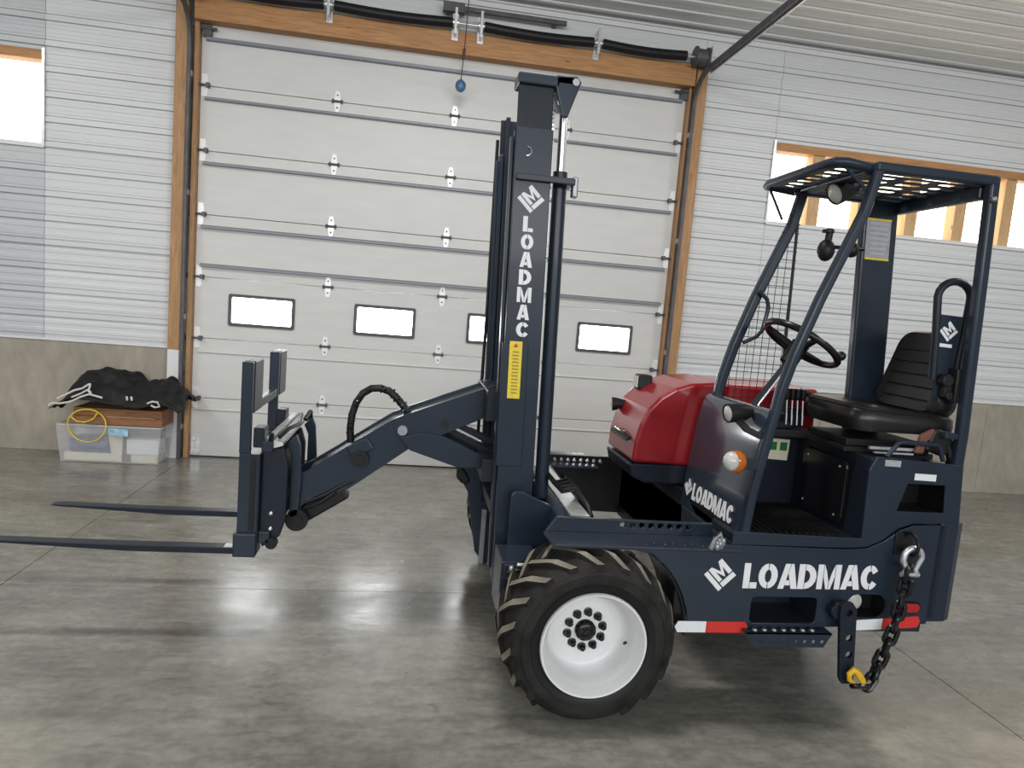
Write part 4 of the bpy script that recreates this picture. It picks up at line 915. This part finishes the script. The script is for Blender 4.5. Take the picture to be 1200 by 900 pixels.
MB().tube([(2.287, YN-.07, .715), (2.297, YN-.07, .738), (2.272, YN-.07, .775)]+[(2.318+.045*cos(radians(a)), YN-.07, .790+.045*sin(radians(a))) for a in range(180, -1, -15)]+[(2.338, YN-.07, .738), (2.348, YN-.07, .715)], .014, 10).cyl((2.27, YN-.07, .71), (2.36, YN-.07, .71), .011, 10).build('shackle', M['galv'], cn, label='silver bow shackle')
MB().tube([(2.318, YN-.045+.05*cos(2*pi*k/20), .845+.05*sin(2*pi*k/20)) for k in range(20)], .009, 8, closed=True).box(2.27, 2.36, YN-.008, YN-.0005, .78, .89).build('anchor_eye', M['black'], fk, bevel=.003)
MB().tube([(2.155, YN-.088, .185), (2.135, YN-.090, .215), (2.11, YN-.092, .245), (2.085, YN-.092, .262), (2.068, YN-.092, .24), (2.072, YN-.092, .212), (2.10, YN-.092, .198)], [.012, .016, .017, .015, .013, .011, .007], 10).tube([(2.10, YN-.100, .245), (2.125, YN-.105, .21), (2.15, YN-.100, .19)], .009, 8).build('grab_hook', M['yellowp'], cn, label='yellow painted grab hook')

# ------------------------------------------------------------------ tote, crate, tarp, cable by the wall
tx0, tx1, ty0, ty1 = -3.22, -2.30, 6.78, 7.16
tt = thing('storage_tote', 'clear plastic storage tote on the floor against the concrete wall', 'storage tote', (-2.76, 6.97, 0))
def frus(x0, x1, y0, y1, z0, z1, d): return [(x0+d, y0+d, z0), (x1-d, y0+d, z0), (x1-d, y1-d, z0), (x0+d, y1-d, z0), (x0, y0, z1), (x1, y0, z1), (x1, y1, z1), (x0, y1, z1)]
m = MB(); m.add(frus(tx0, tx1, ty0, ty1, .004, .36, .03), [(0, 3, 2, 1), (0, 1, 5, 4), (1, 2, 6, 5), (2, 3, 7, 6), (3, 0, 4, 7)]); m.build('tote_body', M['tote'], tt)
MB().tube([(x, y, .36) for x, y in rrect(tx0, tx1, ty0, ty1, .03, 3)], .011, 8, closed=True).build('tote_rim', M['tote'], tt)
tag(MB().box(-3.13, -2.76, 6.84, 7.02, .10, .22).box(-3.10, -2.78, 6.85, 7.0, .221, .235).build('blue_folder', mat('blue_card', (.035, .055, .16), .6), bevel=.004), 'dark blue folder lying inside the clear tote', 'folder')
tag(MB().box(-3.17, -2.72, 6.83, 7.08, .012, .09).build('paper_stack', M['cream'], bevel=.004), 'stack of cream papers under the blue folder in the tote', 'papers')
tag(MB().box(-2.62, -2.34, 6.83, 7.05, .09, .235).build('white_carton', M['decal'], bevel=.004), 'white carton standing inside the right end of the tote', 'carton')
tag(MB().box(-2.58, -2.35, 6.83, 7.05, .01, .085).build('cream_carton', M['cream'], bevel=.004), 'low cream carton beneath the white carton in the tote', 'carton')
o = MB().plate([(-2.74, .02), (-2.66, .012), (-2.65, .26), (-2.70, .30), (-2.78, .28)], 6.822, 6.83, 'y').build('paper_sheet', M['cream']); tag(o, 'cream sheet of paper propped inside the tote front', 'paper')
o = MB().plate([(-2.76, .285), (-2.585, .275), (-2.58, .345), (-2.755, .35)], 6.762, 6.765, 'y').build('lid_sticker', mat('pale_blue_sticker', (.30, .50, .62), .5, noise=.4, nscale=18), tt)
cr = thing('wooden_crate', 'brown stained wooden crate on the clear tote under the tarp', 'crate', (-2.72, 6.97, .37))
for (z0, z1) in ((.372, .448), (.452, .525)): MB().box(-3.08, -2.30, 6.80, 6.82, z0, z1).build('crate_slat', M['crate'], cr, bevel=.003); MB().box(-3.08, -2.30, 7.13, 7.15, z0, z1).build('crate_slat', M['crate'], cr, bevel=.003)
for xx in (-3.08, -2.32): MB().box(xx, xx+.02, 6.822, 7.128, .372, .525).build('crate_end', M['crate'], cr, bevel=.003)
MB().box(-3.05, -2.33, 6.824, 7.126, .505, .520).build('crate_top', M['crate'], cr)
MB().box(-2.80, -2.36, 6.796, 6.80, .448, .453).build('crate_trim', mat('pale_wood', (.5, .38, .25), .6), cr)
# tarp: folded, lumpy sheet with white edge piping
def tarp_h(u_, v_):
    """outline height of the folded pile (u along x 0..1, v depth 0..1)"""
    key = [(0, .0), (.07, .12), (.13, .24), (.18, .30), (.30, .315), (.42, .33), (.50, .30), (.60, .245), (.66, .215), (.72, .25), (.80, .265), (.86, .24), (.90, .19), (.95, .19), (1, .15)]
    for i in range(len(key)-1):
        if key[i][0] <= u_ <= key[i+1][0]:
            f = (u_-key[i][0])/(key[i+1][0]-key[i][0]); h = key[i][1]*(1-f)+key[i+1][1]*f; break
    fr = min(1, .10+v_*1.7)**.7
    return h*fr + .016*sin(u_*23+v_*9)*fr + .012*sin(u_*41-v_*17+1)*fr + .010*sin(v_*25+u_*7)
X0, X1, Yf, Yb = -3.24, -2.10, 6.70, 7.17; m = MB(); nu, nv = 60, 22; vs = []
for j in range(nv+1):
    for i in range(nu+1):
        a, b = i/nu, j/nv; zb = .532+.02*sin(a*9)*(1-b)-(.04*max(0, a-.86)/.14)-.02*(a < .1)
        vs.append((X0+(X1-X0)*a+.012*sin(b*14+a*5), Yf+(Yb-Yf)*b+.02*sin(a*17)*(1-b), max(zb+tarp_h(a, b)*(1 if b < .93 else .6), .535 if -3.1 < X0+(X1-X0)*a < -2.28 else .47)))
fs = [(j*(nu+1)+i, j*(nu+1)+i+1, (j+1)*(nu+1)+i+1, (j+1)*(nu+1)+i) for j in range(nv) for i in range(nu)]
m.smooth = True; m.add(vs, fs)
tp = thing('tarp', 'crumpled black tarp with white edge piping heaped on the wooden crate', 'tarp', (-2.7, 6.95, .53))
o = m.build('tarp_sheet', M['tarp'], tp); so = o.modifiers.new('solid', 'SOLIDIFY'); so.thickness = .006; so.offset = 1
def on_tarp(pts, r=.010): return MB().tube([(X0+(X1-X0)*a, Yf+(Yb-Yf)*b-.006, .545+tarp_h(a, b)+dz) for a, b, dz in pts], r, 6)
on_tarp([(.0, 0, .0), (.03, .02, .0), (.08, .0, -.01), (.15, .0, -.02), (.18, .01, -.02), (.24, .0, .03), (.30, .0, .05), (.38, .0, .035), (.40, .0, .03)]).build('edge_piping', M['piping'], tp)
on_tarp([(.06, .02, .03), (.12, .03, .04), (.18, .06, .05), (.23, .12, .04), (.27, .18, .03)]).build('edge_piping', M['piping'], tp)
on_tarp([(.17, .0, .02), (.24, .02, .05), (.28, .04, .07), (.31, .02, .06)], .008).build('edge_piping', M['piping'], tp)
on_tarp([(.29, .10, .10), (.295, .06, .09), (.29, .02, .07), (.32, .0, .05)], .009).build('edge_piping', M['piping'], tp)
for a in (.575, .61): on_tarp([(a, .05, .05), (a+.008, .04, .02)], .010).build('edge_tie', M['piping'], tp)
on_tarp([(.74, .0, .03), (.78, .0, .045), (.82, .0, .04), (.835, .0, .0), (.80, .0, -.01), (.77, .0, .01)], .009).build('edge_piping', M['piping'], tp)
cb = thing('yellow_cable', 'thin yellow cable looped in front of the clear tote', 'cable', (-2.92, 6.74, .35))
MB().tube([(-2.935+.165*cos(a), 6.742+.015*sin(a*2), .365+.155*sin(a)) for a in [2*pi*i/36 for i in range(36)]], .006, 8, closed=True).build('cable_loop', M['yellow'], cb)
MB().tube([(-3.08, 6.74, .45), (-3.02, 6.735, .405), (-2.95, 6.73, .40), (-2.88, 6.73, .43), (-2.835, 6.735, .50)], .006, 8).build('cable_loop', M['yellow'], cb)
